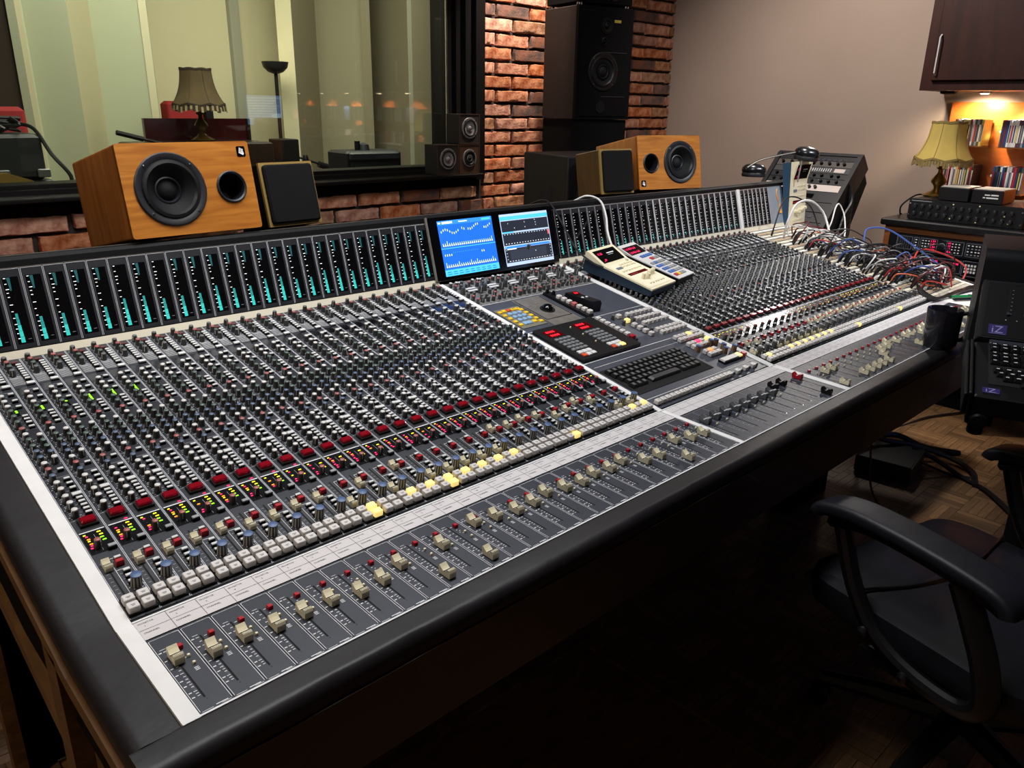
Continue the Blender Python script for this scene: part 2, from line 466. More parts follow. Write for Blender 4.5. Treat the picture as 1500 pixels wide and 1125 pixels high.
for a, b in zip(BP, BP[1:]):
    g = G()
    nx_, ny_ = -(b[1] - a[1]), b[0] - a[0]; q = .04 / math.hypot(nx_, ny_); nx_ *= q; ny_ *= q     # thickness away from the room
    g.add([(a[0], a[1], FL), (b[0], b[1], FL), (b[0], b[1], 2.0), (a[0], a[1], 2.0), (a[0] + nx_, a[1] + ny_, FL), (b[0] + nx_, b[1] + ny_, FL), (b[0] + nx_, b[1] + ny_, 2.0), (a[0] + nx_, a[1] + ny_, 2.0)],
          [(0, 1, 2, 3), (5, 4, 7, 6), (3, 2, 6, 7), (1, 0, 4, 5), (0, 3, 7, 4), (2, 1, 5, 6)], BC[b[2]])
    struct('wall_booth', g)

# ================================================================== MIXING CONSOLE
AM, AF, AB = math.degrees(math.atan2(.1532, .7625)), math.degrees(math.atan2(.0098, .2115)), math.degrees(math.atan2(.151, .042))


def MPM(x, s=0, h=0): return TR(x, .2115, .0098, 0, AM) @ T((0, s, h))
def FPM(x, s=0, h=0): return TR(x, 0, 0, 0, AF) @ T((0, s, h))
def BPM(x, s=0, h=0): return TR(x, .982, .178, 0, AB) @ T((0, s, h))


desk = thing('mixing_console', 'huge grey recording console crowded with rows of knobs, faders and level meters', 'mixing console')
XL, XS, XR, XE = 0.0, 1.12, 1.629, 2.749
MPL = .7777


def mpt(y): return .0098 + (y - .2115) * .2009


# --- body
body = G()
body.prism([(-.02, -.145), (-.02, -.02), (.2115, -.012), (.974, .14), (1.05, .32), (1.36, .27), (1.36, -.05), (.9, -.145)], -.07, 3.24, MATTE)
body.ob('chassis', desk)
gp = G(); gp.prism([(-.055, -.148), (-.055, -.03), (-.02, -.03), (-.02, -.148)], -.07, 3.24, wood('apron_wood', '1f140e', '2c1d13', (.6, 9, 9), .5))
gp.ob('apron', desk)
# leather front roll: section swept along x
sec = [(0.0, -.004), (-.0015, -.0008), (-.0035, -.0001), (-.006, .0), (-.034, .0004), (-.038, .0002), (-.043, -.0014), (-.0485, -.0065), (-.0515, -.0135), (-.053, -.022), (-.053, -.036), (-.050, -.043), (-.046, -.0445), (-.02, -.045), (0, -.04)]
xs = [-.078, -.074, -.06] + [(-.02 + i * .04) for i in range(82)] + [3.245, 3.25]
rr = random.Random(3); rs = []
for i, x in enumerate(xs):
    q = 1 if 2 < i < len(xs) - 2 else .93
    wob = .0012 * math.sin(x * 9) + rr.uniform(-.0007, .0007)
    rs.append([(x, (p[0] + .028) * q - .028 + (wob if j in (6, 7, 8, 9) else 0), (p[1] + .02) * q - .02 + (wob * .6 if j in (5, 6) else 0)) for j, p in enumerate(sec)])
G().rings(rs, LEATHER, True).ob('front_armrest', desk)


def side_roll(x0, x1, out):
    """padded leather cheek following the console's side profile; out=-1 left, +1 right"""
    ys = [-.003, .008] + [.03 + i * .033 for i in range(29)] + [.985]
    rs = []
    for i, y in enumerate(ys):
        z = (y * .0463 if y < .2115 else mpt(y)) - .001
        a, b = (x1, x0) if out < 0 else (x0, x1)     # a inner edge, b outer edge
        d = b - a; q = .6 if i == len(ys) - 1 else 1
        ww = rr.uniform(-.0008, .0008)
        p = [(a, z - .003), (a + d * .025, z - .0006), (a + d * .06, z - .0001), (a + d * .11, z), (a + d * .68, z + .0003 + ww * .4), (a + d * .75, z + .0002 + ww * .5), (a + d * .86, z - .0015), (a + d * .95, z - .007), (a + d * 1.0, z - .015 + ww), (a + d * 1.0, z - .036), (a + d * .94, z - .042), (a, z - .042)]
        rs.append([(px, y, z - .02 + (pz - z + .02) * q) for px, pz in p])
    if out > 0: rs = [r[::-1] for r in rs]
    return G().rings(rs, LEATHER, True)


side_roll(-.078, -.021, -1).ob('side_armrest', desk)
side_roll(3.185, 3.25, 1).ob('side_armrest', desk)
# left side: wood rail, leg, lower rail and black side panel; same on the right
OAK = wood('frame_oak', '5a3d1e', '7c5730', (9, 2, 9), .5, .1)
for xa, xb in ((-.083, -.058), (3.225, 3.25)):
    G().prism([(0, -.064), (0, -.042), (.2115, -.034), (.98, .118), (.98, .092), (.2115, -.060)], xa, xb, OAK if xa < 0 else MATTE).ob('side_rail', desk)
    if xa < 0: G().box(xa, xb, .262, .318, FL, -.04, OAK).ob('leg', desk)
    G().prism([(.316, -.215), (.316, -.185), (.9, -.07), (.9, -.10)], xa + .002, xb, OAK if xa < 0 else MATTE).ob('lower_rail', desk)
    G().box(xa, xb, .95, 1.0, FL, .09, OAK if xa < 0 else MATTE).ob('leg', desk)
G().box(-.055, 3.22, .98, 1.0, FL, -.05, MATTE).ob('modesty_panel', desk)
G().box(2.33, 2.62, .42, .50, FL, -.14, MATTE).ob('leg', desk)
# deck behind the meters, ridge
rg = G(); rg.prism([(1.024, .329), (1.027, .343), (1.034, .349), (1.05, .349), (1.36, .287), (1.36, .27), (1.05, .325)], -.07, 3.24, mat('ridge_grey', '0c0c0e', .6, spec=.15))
rg.ob('rear_deck', desk)
G().box(-.07, 3.24, 1.0235, 1.0250, .3290, .3305, ALU, None).ob('ridge_highlight', desk)  # highlights on the ridge edges, built as thin pale strips
G().box(-.07, 3.24, 1.0480, 1.0500, .3480, .3500, ALU).ob('ridge_highlight', desk)
bp_ = G(); bp_.box(-.07, 3.10, -.006, .172, -.03, -.004, BLACK, BPM(0)); bp_.ob('meter_backing', desk)
G().box(-.07, 1.125, 0, .016, -.004, .0005, BEIGE, TR(0, .9755, .1625, 0, 62)).ob('beige_strip', desk)
G().box(1.60, 3.17, 0, .018, -.004, .0005, BEIGE, TR(0, .9755, .1625, 0, 62)).ob('beige_strip', desk)
# white trims between the banks
for xa, xb in ((-.021, -.0005), (1.1205, 1.1345), (1.606, 1.6285), (3.165, 3.186)):
    g = G(); g.box(xa, xb, -.004, .2, -.004, .0012, WSTRIP, FPM(0)); g.ob('white_trim', desk)
    g = G(); g.box(xa, xb, -.012, MPL, -.004, .0012, WSTRIP, MPM(0)); g.ob('white_trim', desk)
G().box(-.0205, 3.165, -.0035, -.0008, -.003, .0014, PRINT, FPM(0)).ob('front_edge_line', desk)
G().box(-.0005, 2.749, .2015, .2045, -.003, .0016, PRINT, FPM(0)).ob('label_edge_line', desk)
G().box(-.0005, 3.165, .2045, .2125, -.006, -.001, BLACK, FPM(0)).ob('label_groove', desk)


# --- shared small parts (origin on the panel surface)
def knob_mesh(c):
    g = G()
    g.lathe([(.0056, 0), (.0055, .003), (.0047, .0125)], KBODY, 12, cap0=False, cap1=False)
    g.lathe([(.0046, .0124), (.0044, .0142), (.0030, .0150), (.0004, .0153)], KC[c], 12, cap0=False)
    g.box(-.0004, .0004, -.0054, -.0044, .003, .0124, PRINT)
    return g.mesh('knob')


KM = {c: knob_mesh(c) for c in 'wgbrk'}


def bigknob(stripe, cap='B'):
    g = G(); n = 20
    ms_ = [KBODY if k % 2 else stripe for k in range(n)]
    ra, rb = [(.0078 * math.cos(2 * PI * k / n), .0078 * math.sin(2 * PI * k / n), 0) for k in range(n)], [(.0070 * math.cos(2 * PI * k / n), .0070 * math.sin(2 * PI * k / n), .0165) for k in range(n)]
    g.add(ra + rb, [(k, (k + 1) % n, n + (k + 1) % n, n + k) for k in range(n)], ms_)
    g.lathe([(.0072, .0163), (.0072, .0178), (.0050, .0186), (.0004, .0188)], KC[cap], n, cap0=False)
    return g.mesh('rotary_pot')


BK, BKG = bigknob(KSTRIPE), bigknob(mat('knob_stripe_grey', '6a6a68', .5), 'k')
sw = G().stack(0, 0, [(.0046, .0026, 0), (.0046, .0026, .0045)], BLACK).stack(0, 0, [(.0044, .0024, .0045), (.0044, .0024, .0060), (.0038, .0018, .0066)], SWTOP).mesh('switch')
sw2 = G().stack(0, 0, [(.0068, .0042, 0), (.0068, .0042, .003)], BLACK).stack(0, 0, [(.0066, .0040, .003), (.0066, .0040, .0055), (.0056, .003, .0062)], SWTOP).mesh('switch')
swg = G().stack(0, 0, [(.0056, .0034, 0), (.0056, .0034, .005)], BLACK).stack(0, 0, [(.0054, .0032, .005), (.0054, .0032, .0068), (.0048, .0026, .0074)], SWGREY).mesh('switch')
swr = G().stack(0, 0, [(.0056, .0040, 0), (.0052, .0036, .0075), (.0044, .003, .0085)], REDSW).mesh('switch')

swd = G().stack(0, 0, [(.0050, .0032, 0), (.0050, .0032, .005), (.0042, .0026, .006)], mat('switch_dull_red', '5a2c2c', .5)).mesh('switch')


def button(m):
    g = G().stack(0, 0, [(.0076, .0066, 0), (.0076, .0066, .005), (.0072, .0062, .0088), (.0063, .0053, .0095)], m, .0014, 1, smooth=False)
    if m is BTN: g.box(-.003, .003, -.0004, .0004, .0095, .0096, INK).box(-.002, .002, -.0024, -.0016, .0095, .0096, INK)
    return g.mesh('cue_button')


BN, BL = button(BTN), button(BTNLIT)
RD = G().stack(0, 0, [(.0130, .0095, 0), (.0125, .0090, .0045)], BLACK).stack(0, 0, [(.0105, .0068, .0045), (.0105, .0068, .0085), (.0092, .0055, .0098)], REDTR, .001, 1).mesh('red_lens')
CAPP = [(-.012, 0), (-.0124, .009), (-.0105, .0128), (-.0065, .0130), (-.002, .0082), (.003, .0076), (.0075, .0106), (.0112, .0138), (.0128, .0118), (.0128, .006), (.0115, 0)]


def cap_mesh(m, k=1.0, wd=.0062, line=INK):
    g = G().prism([(a * k, b * k) for a, b in CAPP], -wd, wd, m)
    g.box(-wd - .0001, wd + .0001, -.0009, .0007, .0070 * k, .0086 * k, line)
    for q in (-.0098, -.0080, -.0062): g.box(-wd - .0001, wd + .0001, q * k, (q + .0005) * k, .0110 * k, .01315 * k, line if m is not BLACK else m)
    return g.mesh('fader_cap')


CAPC = cap_mesh(CREAM); CAPK = cap_mesh(BLACK, line=DPRINT); CAPG = cap_mesh(mat('cap_dark_grey', '55575a', .4), line=PRINT); CAPR = cap_mesh(REDSW, line=PRINT)
CAPS = cap_mesh(CREAM, .78, .0052)
RB = G().stack(0, 0, [(.0034, .0034, 0), (.0034, .0034, .0050), (.0028, .0028, .0056)], REDSW).mesh('red_button')
BEAD = G().lathe([(.0022, 0), (.0024, .002), (.0018, .0036), (.0003, .0042)], CREAM, 10).mesh('toggle')

COLA = [(765, 'k'), (746, 'r'), (728, 'g'), (710, 'k'), (620, 'w'), (600, 'w'), (581, 'w'), (564, 'g'), (544, 'g'), (524, 'g'), (499, 'r'), (479, 'w'), (461, 'g'), (440, 'g'), (421, 'b'), (402, 'b'), (382, 'w'), (363, 'r'), (343, 'b'), (322, 'w'), (303, 'w'), (282, 'w'), (263, 'w'), (243, 'w')]
COLB = [(469, 'w'), (450, 'g'), (431, 'g'), (412, 'b'), (394, 'w')]
SWS = [(30, s, sw) for s in (743, 733.5, 724, 714, 704.5, 695, 685, 611, 551.5, 540.5, 529, 514, 368, 338, 324, 310, 280, 270, 260, 250, 240)] + \
      [(26, 755, swd), (30, 667, sw2), (30, 636, sw), (30, 588, sw), (30, 292.5, sw2), (31, 148.5, swg), (28, 121, sw), (27, 110, swr), (29, 90, sw), (28, 78, sw), (27, 66, sw)]


# printed channel panel (one mesh shared by every channel)
def channel_panel():
    g = G()
    g.box(.0004, .0396, 0, .777, -.004, 0, PANEL)
    for a, b in ((.0005, .0013), (.0387, .0395)): g.quad(a, b, .001, .776, .0002, EDGE)  # edge highlights drawn as pale lines
    for s, c in COLA:
        s /= 1000
        for k, (a, b) in enumerate(((.0030, .0060), (.0178, .0212))): g.quad(a, b, s - .0006, s + .0006, .0002, DPRINT)
        g.quad(.006, .018, s - .0102, s - .0090, .0002, DPRINT)
        for k in range(7):
            an = math.radians(-40 + k * 43.3); x, y = .012 + .0078 * math.cos(an), s + .0078 * math.sin(an)
            g.quad(x - .0005, x + .0005, y - .0005, y + .0005, .0002, PRINT)
    for s, c in COLB:
        s /= 1000
        for k in range(7):
            an = math.radians(-40 + k * 43.3); x, y = .030 + .0078 * math.cos(an), s + .0078 * math.sin(an)
            g.quad(x - .0005, x + .0005, y - .0005, y + .0005, .0002, PRINT)
    for s in (.394, .412, .431, .450, .469): g.quad(.0195, .0225, s + .004, s + .0052, .0002, PRINT)
    for dx, s, m in SWS:
        if m is sw: g.quad(.0205, .0245, s / 1000 - .0005, s / 1000 + .0005, .0002, DPRINT)
    for s in (.699, .651, .598, .511, .372, .352, .233): g.quad(.002, .038, s - .0004, s + .0004, .0002, DPRINT)
    for k in range(9): g.quad(.004, .024, .672 + k * .0042, .6729 + k * .0042, .0002, PRINT)
    g.quad(.0035, .0215, .634, .661, .0003, GLOSSB)
    g.quad(.0195, .0262, .562, .592, .0003, GLOSSB)
    g.quad(.0085, .0355, .206, .2335, .0003, BLACK)
    g.quad(.003, .037, .1985, .2005, .0003, PRINT)
    g.quad(.003, .0375, .146, .1975, .0003, mat('indicator_window', '121316', .2))
    g.quad(.0195, .0200, .150, .190, .0004, DPRINT)
    # small fader: slot, bracket and scale
    g.quad(.0100, .0124, .034, .130, .0003, SLOT)
    g.quad(.0178, .0184, .036, .127, .0003, PRINT); g.quad(.0178, .034, .1262, .1270, .0003, PRINT); g.quad(.0178, .034, .0985, .0992, .0003, PRINT)
    for k in range(11): g.quad(.0048, .0085, .037 + k * .0085, .0378 + k * .0085, .0003, DPRINT)
    for k in range(8):
        an = math.radians(-60 + k * 42); x, y = .031 + .0100 * math.cos(an), .060 + .0100 * math.sin(an)
        g.quad(x - .0009, x + .0009, y - .0005, y + .0005, .0002, PRINT)
    g.box(.0008, .0385, .0045, .0395, 0, .0032, SLOT)
    g.stack(.020, -.0015 + .002, [(.0010, .0010, 0), (.0008, .0008, .0008)], BLACK)
    return g.mesh('channel_strip')


CHM = channel_panel()


# printed fader panel
def fader_panel(white=True):
    g = G(); g.box(.0003, .0397, 0, .1585, -.004, 0, FPANEL)
    pr = PRINT if white else DPRINT
    for a, b, c, d in ((.0012, .0018, .004, .154), (.0382, .0388, .004, .154), (.003, .037, .1548, .1554), (.003, .016, .0022, .0028), (.026, .037, .0022, .0028)): g.quad(a, b, c, d, .0002, pr)
    for a, b, c, d in ((.0012, .003, .154, .1548), (.037, .0388, .154, .1548)): g.quad(a, b, c, d, .0002, pr)
    g.quad(.0140, .0163, .0235, .128, .0003, SLOT)
    g.lathe([(.0007, 0), (.0006, .0006)], CHROME, 6, T((.0155, .0195, 0)))
    for k, s in enumerate((.1255, .1165, .1075, .0985, .090, .082, .0755, .069, .063, .057, .052, .047, .0385, .034, .0295)):
        g.quad(.0095 if k % 3 else .0085, .0127, s - .0005, s + .0005, .0002, pr)
        if k % 2 == 0: g.quad(.0030, .0066, s - .0008, s + .0008, .0002, pr)
    for k in range(9): g.quad(.0105, .0125, .041 + k * .0034, .0415 + k * .0034, .0002, DPRINT)
    for k in range(3): g.quad(.0255, .0310, .0755 - k * .0026, .0766 - k * .0026, .0002, pr)
    g.quad(.0060, .0130, .1305, .1312, .0002, pr); g.quad(.0185, .022, .1235, .1243, .0002, pr)
    for k in range(4): g.quad(.0215 + .0028 * (k % 2), .0232 + .0028 * (k % 2), .112 - k * .0042, .1132 - k * .0042, .0003, pr)
    g.quad(.020, .034, .0035, .0048, .0002, pr)
    return g.mesh('fader_strip')


FPW, FPD = fader_panel(), fader_panel(False)

FADL = [103, 87, 88, 80, 81, 81, 70, 75, 90, 29, 91, 25, 109, 101, 93, 94, 104, 95, 90, 97, 92, 98, 71, 67, 27, 89, 76, 72]
FADR = [91, 93, 95, 24, 24, 24, 25, 25, 56, 78, 80, 97, 85, 34, 89, 90, 70, 88, 92, 60, 25, 15, 80, 21, 44, 63, 80, 85]
FADR[0] = 21; FADR[1] = 91; FADR[2] = 93
SML = {0: 111, 1: 105, 2: 103, 3: 103, 4: 105, 5: 92, 6: 92, 7: 98, 8: 98, 9: 59, 10: 97, 11: 58, 12: 112, 13: 57, 14: 57, 15: 58, 16: 57, 17: 58, 18: 119, 19: 114, 20: 120, 21: 112, 22: 92, 23: 100, 24: 115, 25: 101, 26: 57, 27: 55}
SMR = {0: 65, 1: 108, 2: 100, 3: 58, 4: 58, 5: 58, 6: 58, 7: 58, 8: 58, 9: 58}
LITL = {(9, 1), (9, 3), (11, 1), (12, 1), (13, 1), (13, 3), (14, 1), (15, 1), (16, 1), (17, 1), (21, 3), (26, 1), (27, 1)}
LITR = {(0, 1), (3, 1), (4, 1), (5, 1), (6, 1), (7, 1), (8, 1), (9, 1), (13, 3), (21, 3)}
BPOS = [(9.5, 29.8), (28.5, 29.8), (9.5, 13.2), (28.5, 13.2)]
pool = {'knob': [], 'switch': [], 'cue_button': []}     # (distance, parent, mesh, local matrix, world matrix)


def put(kind, par, PM, me, x, y, h=0, rz=0):
    L = T((x, y, h)) @ Matrix.Rotation(rz, 4, 'Z'); Wm = PM @ L
    pool[kind].append(((Wm.translation - CAM).length, par, me, L, Wm))


def leds(i, right):
    g = G(); rnd = random.Random(i + 100 * right)

    def led(x, s, c, a=.0027, b=.0011): a *= .8; b *= .85; g.stack(x / 1000, s / 1000, [(a, b, .0003), (a * .8, b * .8, .0012)], LED[c])
    col = 'ypopppp' if i > 8 or right else 'ypoyopp'
    for k, s in enumerate((192.5, 188, 181.5, 177, 170, 165.5, 160)):
        c = col[k]
        if right: c = 'y' if k in (1, 3) and rnd.random() < .6 else 'k'
        elif rnd.random() < .18: c = 'k'
        led(8 + (k % 2) * 1.6 + (2.2 if c == 'o' else 0), s, c, .0030 if c == 'o' else .0022)
    for k, s in enumerate((193, 186, 179, 172)):
        c = ('y', 'y', 'g', 'g')[k] if (i < 8 and not right) else ('k', 'y', 'k', 'y')[k]
        if right and rnd.random() < .5: c = 'k'
        led(27.5 + k % 2, s, c, .0034)
    if i not in (0, 2) and not right and i < 9: led(29, 203.5, 'p', .003)
    if not right and i <= 5 or (not right and i == 13):
        n = (2, 3, 1, 5, 5, 5)[i] if i < 6 else 2
        for k in range(n): led(23.2, 586 - k * 4.8 - (6 if n < 4 else 0), 'g', .0024, .0018)
    if right and i in (2, 4): led(23.2, 578, 'g', .002, .0015)
    return g


for bank, (X0, FAD, SM, LIT) in enumerate(((XL, FADL, SML, LITL), (XR, FADR, SMR, LITR))):
    for i in range(28):
        x = X0 + i * .04; PM = MPM(x)
        cs = inst('channel_strip', CHM, desk, PM)
        for s, c in COLA: put('knob', cs, PM, KM[c if bank == 0 or (c == 'r' and s > 740) or random.random() < .25 else 'k'], .012, s / 1000, 0, random.uniform(-2.2, 2.2))
        for s, c in COLB: put('knob', cs, PM, KM[c if bank == 0 else 'k'], .030, s / 1000, 0, random.uniform(-2.2, 2.2))
        put('knob', cs, PM, KM['r'], .016, .1605, 0, random.uniform(-1, 1))
        inst('rotary_pot', BK if bank == 0 else BKG, cs, T((.031, .060, 0)))
        for dx, s, m in SWS: put('switch', cs, PM, m, dx / 1000, s / 1000)
        inst('red_lens', RD, cs, T((.022, .2195, .0003)))
        inst('fader_cap', CAPS, cs, T((.0112, SM.get(i, 104 + (i * 7) % 11) / 1000, 0)))
        for k, (bx, by) in enumerate(BPOS): put('cue_button', cs, PM, BL if (i, k) in LIT else BN, bx / 1000, by / 1000, .0032)
        leds(i, bank == 1).ob('indicator_lights', cs, kind='stuff')
        FM = FPM(x); fs = inst('fader_strip', FPW if bank == 0 else FPD, desk, FM)
        inst('fader_cap', CAPC, fs, T((.0152, FAD[i] / 1000, .0012)))
        inst('red_button', RB, fs, T((.0265, .121, 0)))
        for q, yy in ((.0288, .0995), (.0288, .0835)): inst('toggle', BEAD, fs, T((q, yy, 0)))


# label strips
def label_strip(n, x0, start, cell=.04):
    g = G(); g.box(x0, x0 + n * cell, .1605, .2015, -.004, .0006, LABELP, FPM(0))
    M = FPM(0)
    for i in range(n):
        x = x0 + i * cell
        if i: g.quad(x - .0003, x + .0003, .161, .201, .0008, INK, M)
        g.text('MONITOR', x + .0035, .1935, 0.0009, .0042, INK, M)
        g.text(str(start + i), x + .009, .1865, 0.0009, .0042, INK, M)
        g.text('CHANNEL', x + .0035, .1722, 0.0009, .0042, INK, M)
    g.quad(x0, x0 + n * cell, .1805, .1811, .0008, INK, M)
    return g


label_strip(28, XL, 1).ob('label_strip', desk)
label_strip(28, XR, 29).ob('label_strip', desk)
g = G(); g.box(1.1345, 1.606, .1605, .2015, -.004, .0006, LABELP, FPM(0)); M = FPM(0)
for i in range(12):
    x = 1.1345 + i * .0393
    if i: g.quad(x - .0003, x + .0003, .161, .201, .0008, INK, M)
    g.text(str(i + 1), x + .018, .190, .0009, .0042, INK, M)
g.quad(1.1345, 1.606, .1805, .1811, .0008, INK, M)
g.ob('label_strip', desk)
# centre faders
FADC = [105, 105, 104, 103, 102, 105, 102, 102, 118, 118, 20, 116]
for i in range(12):
    x = 1.1365 + i * .0391; FM = FPM(x)
    fs = inst('fader_strip', FPD, desk, FM)
    inst('fader_cap', (CAPG if i < 8 else CAPK if i < 11 else CAPR), fs, T((.0152, FADC[i] / 1000, .0012)))
    if i < 8:
        for q, yy in ((.0288, .0995), (.0288, .0835)): inst('toggle', BEAD, fs, T((q, yy, 0)))


# --- level meters
def meter_mesh(lit):
    g = G()
    g.box(.0005, .0395, .001, .157, -.004, 0, MPANEL)
    ew = .0016 if lit else .0034  # wider, whiter outlines on the far meters stand for painted sheen
    for a, b, c, d in ((.0008, ew, .002, .156), (.040 - ew, .0392, .002, .156), (.002, .038, .1553, .1562)): g.quad(a, b, c, d, .0002, EDGE if lit else PRINT)
    g.quad(.0065, .0335, .010, .1405, .0003, GLOSSB if lit else MATTE)
    for k, t in enumerate((.1385, .1275, .117, .110, .102, .087, .074, .061, .049, .040, .031, .021)):
        g.quad(.0085, .0122 + (.002 if k % 3 == 2 else 0), t - .0006, t + .0005, .0006, LED['w'])
        if not lit: g.quad(.020, .0225, t - .0006, t + .0005, .0006, DPRINT)
    g.quad(.025, .031, .0175, .0183, .0006, DPRINT)
    return g.mesh('level_meter')


ML, MR = meter_mesh(True), meter_mesh(False)


def bar(x, top, hi, w0=.0125, w1=.0195, c='t'):
    g = G()
    n = max(1, int(top / .0115))
    for k in range(n):
        a = .0125 + k * .0115; b = min(a + .011, .0125 + top); c = 'u' if k >= n - 2 else 't'
        g.stack((w0 + w1) / 2 - (.0006 * (k / 5)), (a + b) / 2, [((w1 - w0) / 2 * (1 - .09 * k), (b - a) / 2, .0005), ((w1 - w0) / 2 * (1 - .09 * k), (b - a) / 2, .0010)], LED[c])
    return g


tops = [.062, .055, .058, .052, .05, .047, .055, .06, .058, .055, .052, .05, .06, .055, .055, .062, .06, .055, .055, .06, .06, .055, .05, .062, .055, .05, .055, .058]
for i in range(28):
    m = inst('level_meter', ML, desk, BPM(i * .04 - .0005))
    bar(0, tops[i], False).ob('plasma_bar', m)
    if i not in (7, 9): G().prism([(.0135, .1395), (.0195, .1395), (.0192, .128), (.0182, .114), (.0155, .114), (.0145, .128)], .0005, .001, LED['T'], 'z').ob('peak_bar', m)
for i in range(27):
    m = inst('level_meter', ML if i < 12 else MR, desk, BPM(1.631 + i * .0405))
    bar(0, max(.012, .05 - i * .0022), False, .0135, .0175).ob('plasma_bar', m)
for i in range(7): inst('level_meter', MR, desk, BPM(2.752 + i * .0325) @ Matrix.Diagonal((.8, 1, 1, 1)))
G().box(2.728, 2.749, -.004, .160, -.004, .0012, WSTRIP, BPM(0)).ob('meter_divider', desk)
g = G(); g.box(2.982, 3.10, -.002, .158, -.004, .0004, mat('plate_pale_blue', '7f8b97', .35), BPM(0))
g.tube([(BPM(3.058) @ T((.012 * math.cos(a), .118 + .026 * math.sin(a), .002))).translation for a in [math.radians(95 + 17 * k) for k in range(10)]], .0022, mat('orange_cord', 'd88a18', .6), 5)
g.ob('blank_plate', desk)
th = thing('tassel', 'small orange tassel hanging on the pale plate at the end of the meters', 'tassel', BPM(3.060, .06, .002))
G().lathe([(.002, .040), (.0035, .034), (.003, .03), (.0075, 0)], mat('tassel_orange', 'd8901c', .8), 10, Matrix.Rotation(-PI / 2, 4, 'X') @ T((0, 0, -.02))).ob('fringe', th)
G().tube([(-.001, .02, .001), (-.007, .045, .001), (-.003, .06, .001)], .001, mat('tassel_orange', 'd8901c', .8), 5).ob('loop', th)

# --- centre screens in the meter bridge
tv = inst('screen_bezel', G().rbox(1.1165, 1.618, -.008, .171, -.004, .006, GLOSSB, .002, M=BPM(0)).mesh('screen_bezel'), desk)
SB, SD, SCY, SWH, SLB = glow('screen_blue', '1c62c8', 1.0), glow('screen_dark', '20242e', 1.0), glow('screen_cyan', '48b4e8', 1.0), glow('screen_white', 'e4ecf4', 1.0), glow('screen_mid_blue', '2f7ede', 1.0)
S1 = G(); M = BPM(1.150, .003, .0066)
W1, H1 = .206, .156
S1.quad(0, W1, 0, H1, 0, SB, M)
S1.quad(0, W1, H1 - .012, H1, .0002, SLB, M); S1.quad(0, W1, 0, .018, .0002, SCY, M); S1.quad(0, W1, .077, .079, .0002, SCY, M)
S1.quad(.003, .012, H1 - .008, H1 - .004, .0004, SWH, M); S1.quad(.017, .055, H1 - .009, H1 - .003, .0004, SWH, M); S1.quad(.078, .11, H1 - .0075, H1 - .0045, .0004, SWH, M); S1.quad(.165, .200, H1 - .009, H1 - .003, .0004, SCY, M)
rq = random.Random(4)
DL = glow('screen_line', '134a9c', 1.0)
for k in range(25):
    x = .010 + k * .0077
    S1.quad(x + .0022, x + .0028, .084, H1 - .014, .0002, DL, M); S1.quad(x + .0022, x + .0028, .022, .074, .0002, DL, M)
    for b0 in (.084, .024):
        S1.quad(x - .002, x + .0022, b0, b0 + .004, .0004, SWH, M); S1.quad(x - .0016, x, b0 + .004, b0 + .0085 + (.006 if rq.random() < .15 else 0), .0004, SWH, M)
    if k not in (9, 12, 19, 20): yq = .122 + .006 * math.sin(k * .8) + (.007 if k > 11 else 0); S1.quad(x - .0012, x + .0012, yq, yq + .006, .0004, SWH, M)
    if k < 4 or k in (18, 19): S1.quad(x - .0012, x + .0012, .056, .062, .0004, SWH, M)
    elif k < 17: S1.quad(x - .0008, x + .0008, .064, .066, .0004, SCY, M)
for k in range(9): S1.quad(.008 + k * .0215, .023 + k * .0215, .004, .006, .0004, SB, M); S1.quad(.008 + k * .0215, .021 + k * .0215, .010, .012, .0004, SB, M)
S1.ob('left_screen', tv)
S2 = G(); M = BPM(1.387, .003, .0066)
S2.quad(0, W1, 0, H1, 0, glow('screen_pale', 'a9bdd8', .9), M)
S2.quad(0, W1, H1 - .018, H1 - .007, .0002, SCY, M)
for a, b in ((H1 - .053, H1 - .0205), (H1 - .094, H1 - .058), (.010, H1 - .104)): S2.quad(.0025, W1 - .0025, a, b, .0002, SD, M)
S2.quad(.004, W1 - .004, H1 - .103, H1 - .097, .0003, SLB, M); S2.quad(.004, .05, H1 - .057, H1 - .053, .0003, SCY, M)
S2.quad(.022, W1 - .028, .018, H1 - .109, .0004, glow('screen_grey', '2c313c', 1.0), M)
for k in range(17):
    x = .010 + k * .0115
    S2.quad(x, x + .003, H1 - .062, H1 - .060, .0004, SWH, M); S2.quad(x, x + .004, H1 - .09, H1 - .088, .0004, SWH, M); S2.quad(x + .004, x + .010, .0135, .0150, .0004, SWH, M)
for k in range(5): S2.quad(.007, .010, .02 + k * .009, .0215 + k * .009, .0005, SWH, M); S2.quad(W1 - .010, W1 - .007, .02 + k * .009, .0215 + k * .009, .0005, SWH, M)
for x, y in ((.03, H1 - .03), (.055, H1 - .045), (.10, H1 - .03), (.10, H1 - .045), (.145, H1 - .026), (.147, H1 - .034), (.147, H1 - .042), (.13, .105 - .1 + .03)): S2.quad(x, x + .002, y, y + .003, .0005, SWH, M)
S2.quad(W1 - .010, W1 - .004, H1 - .074, H1 - .060, .0005, glow('screen_red', 'e06060', 1.0), M)
S2.quad(.012, .05, H1 - .107, H1 - .104, .0005, SWH, M)
S2.ob('right_screen', tv)
G().tube([(BPM(1.1155, s) @ T((0, 0, .004))).translation for s in (-.006, .08, .172)], .004, ALU, 6).ob('bezel_trim', tv)
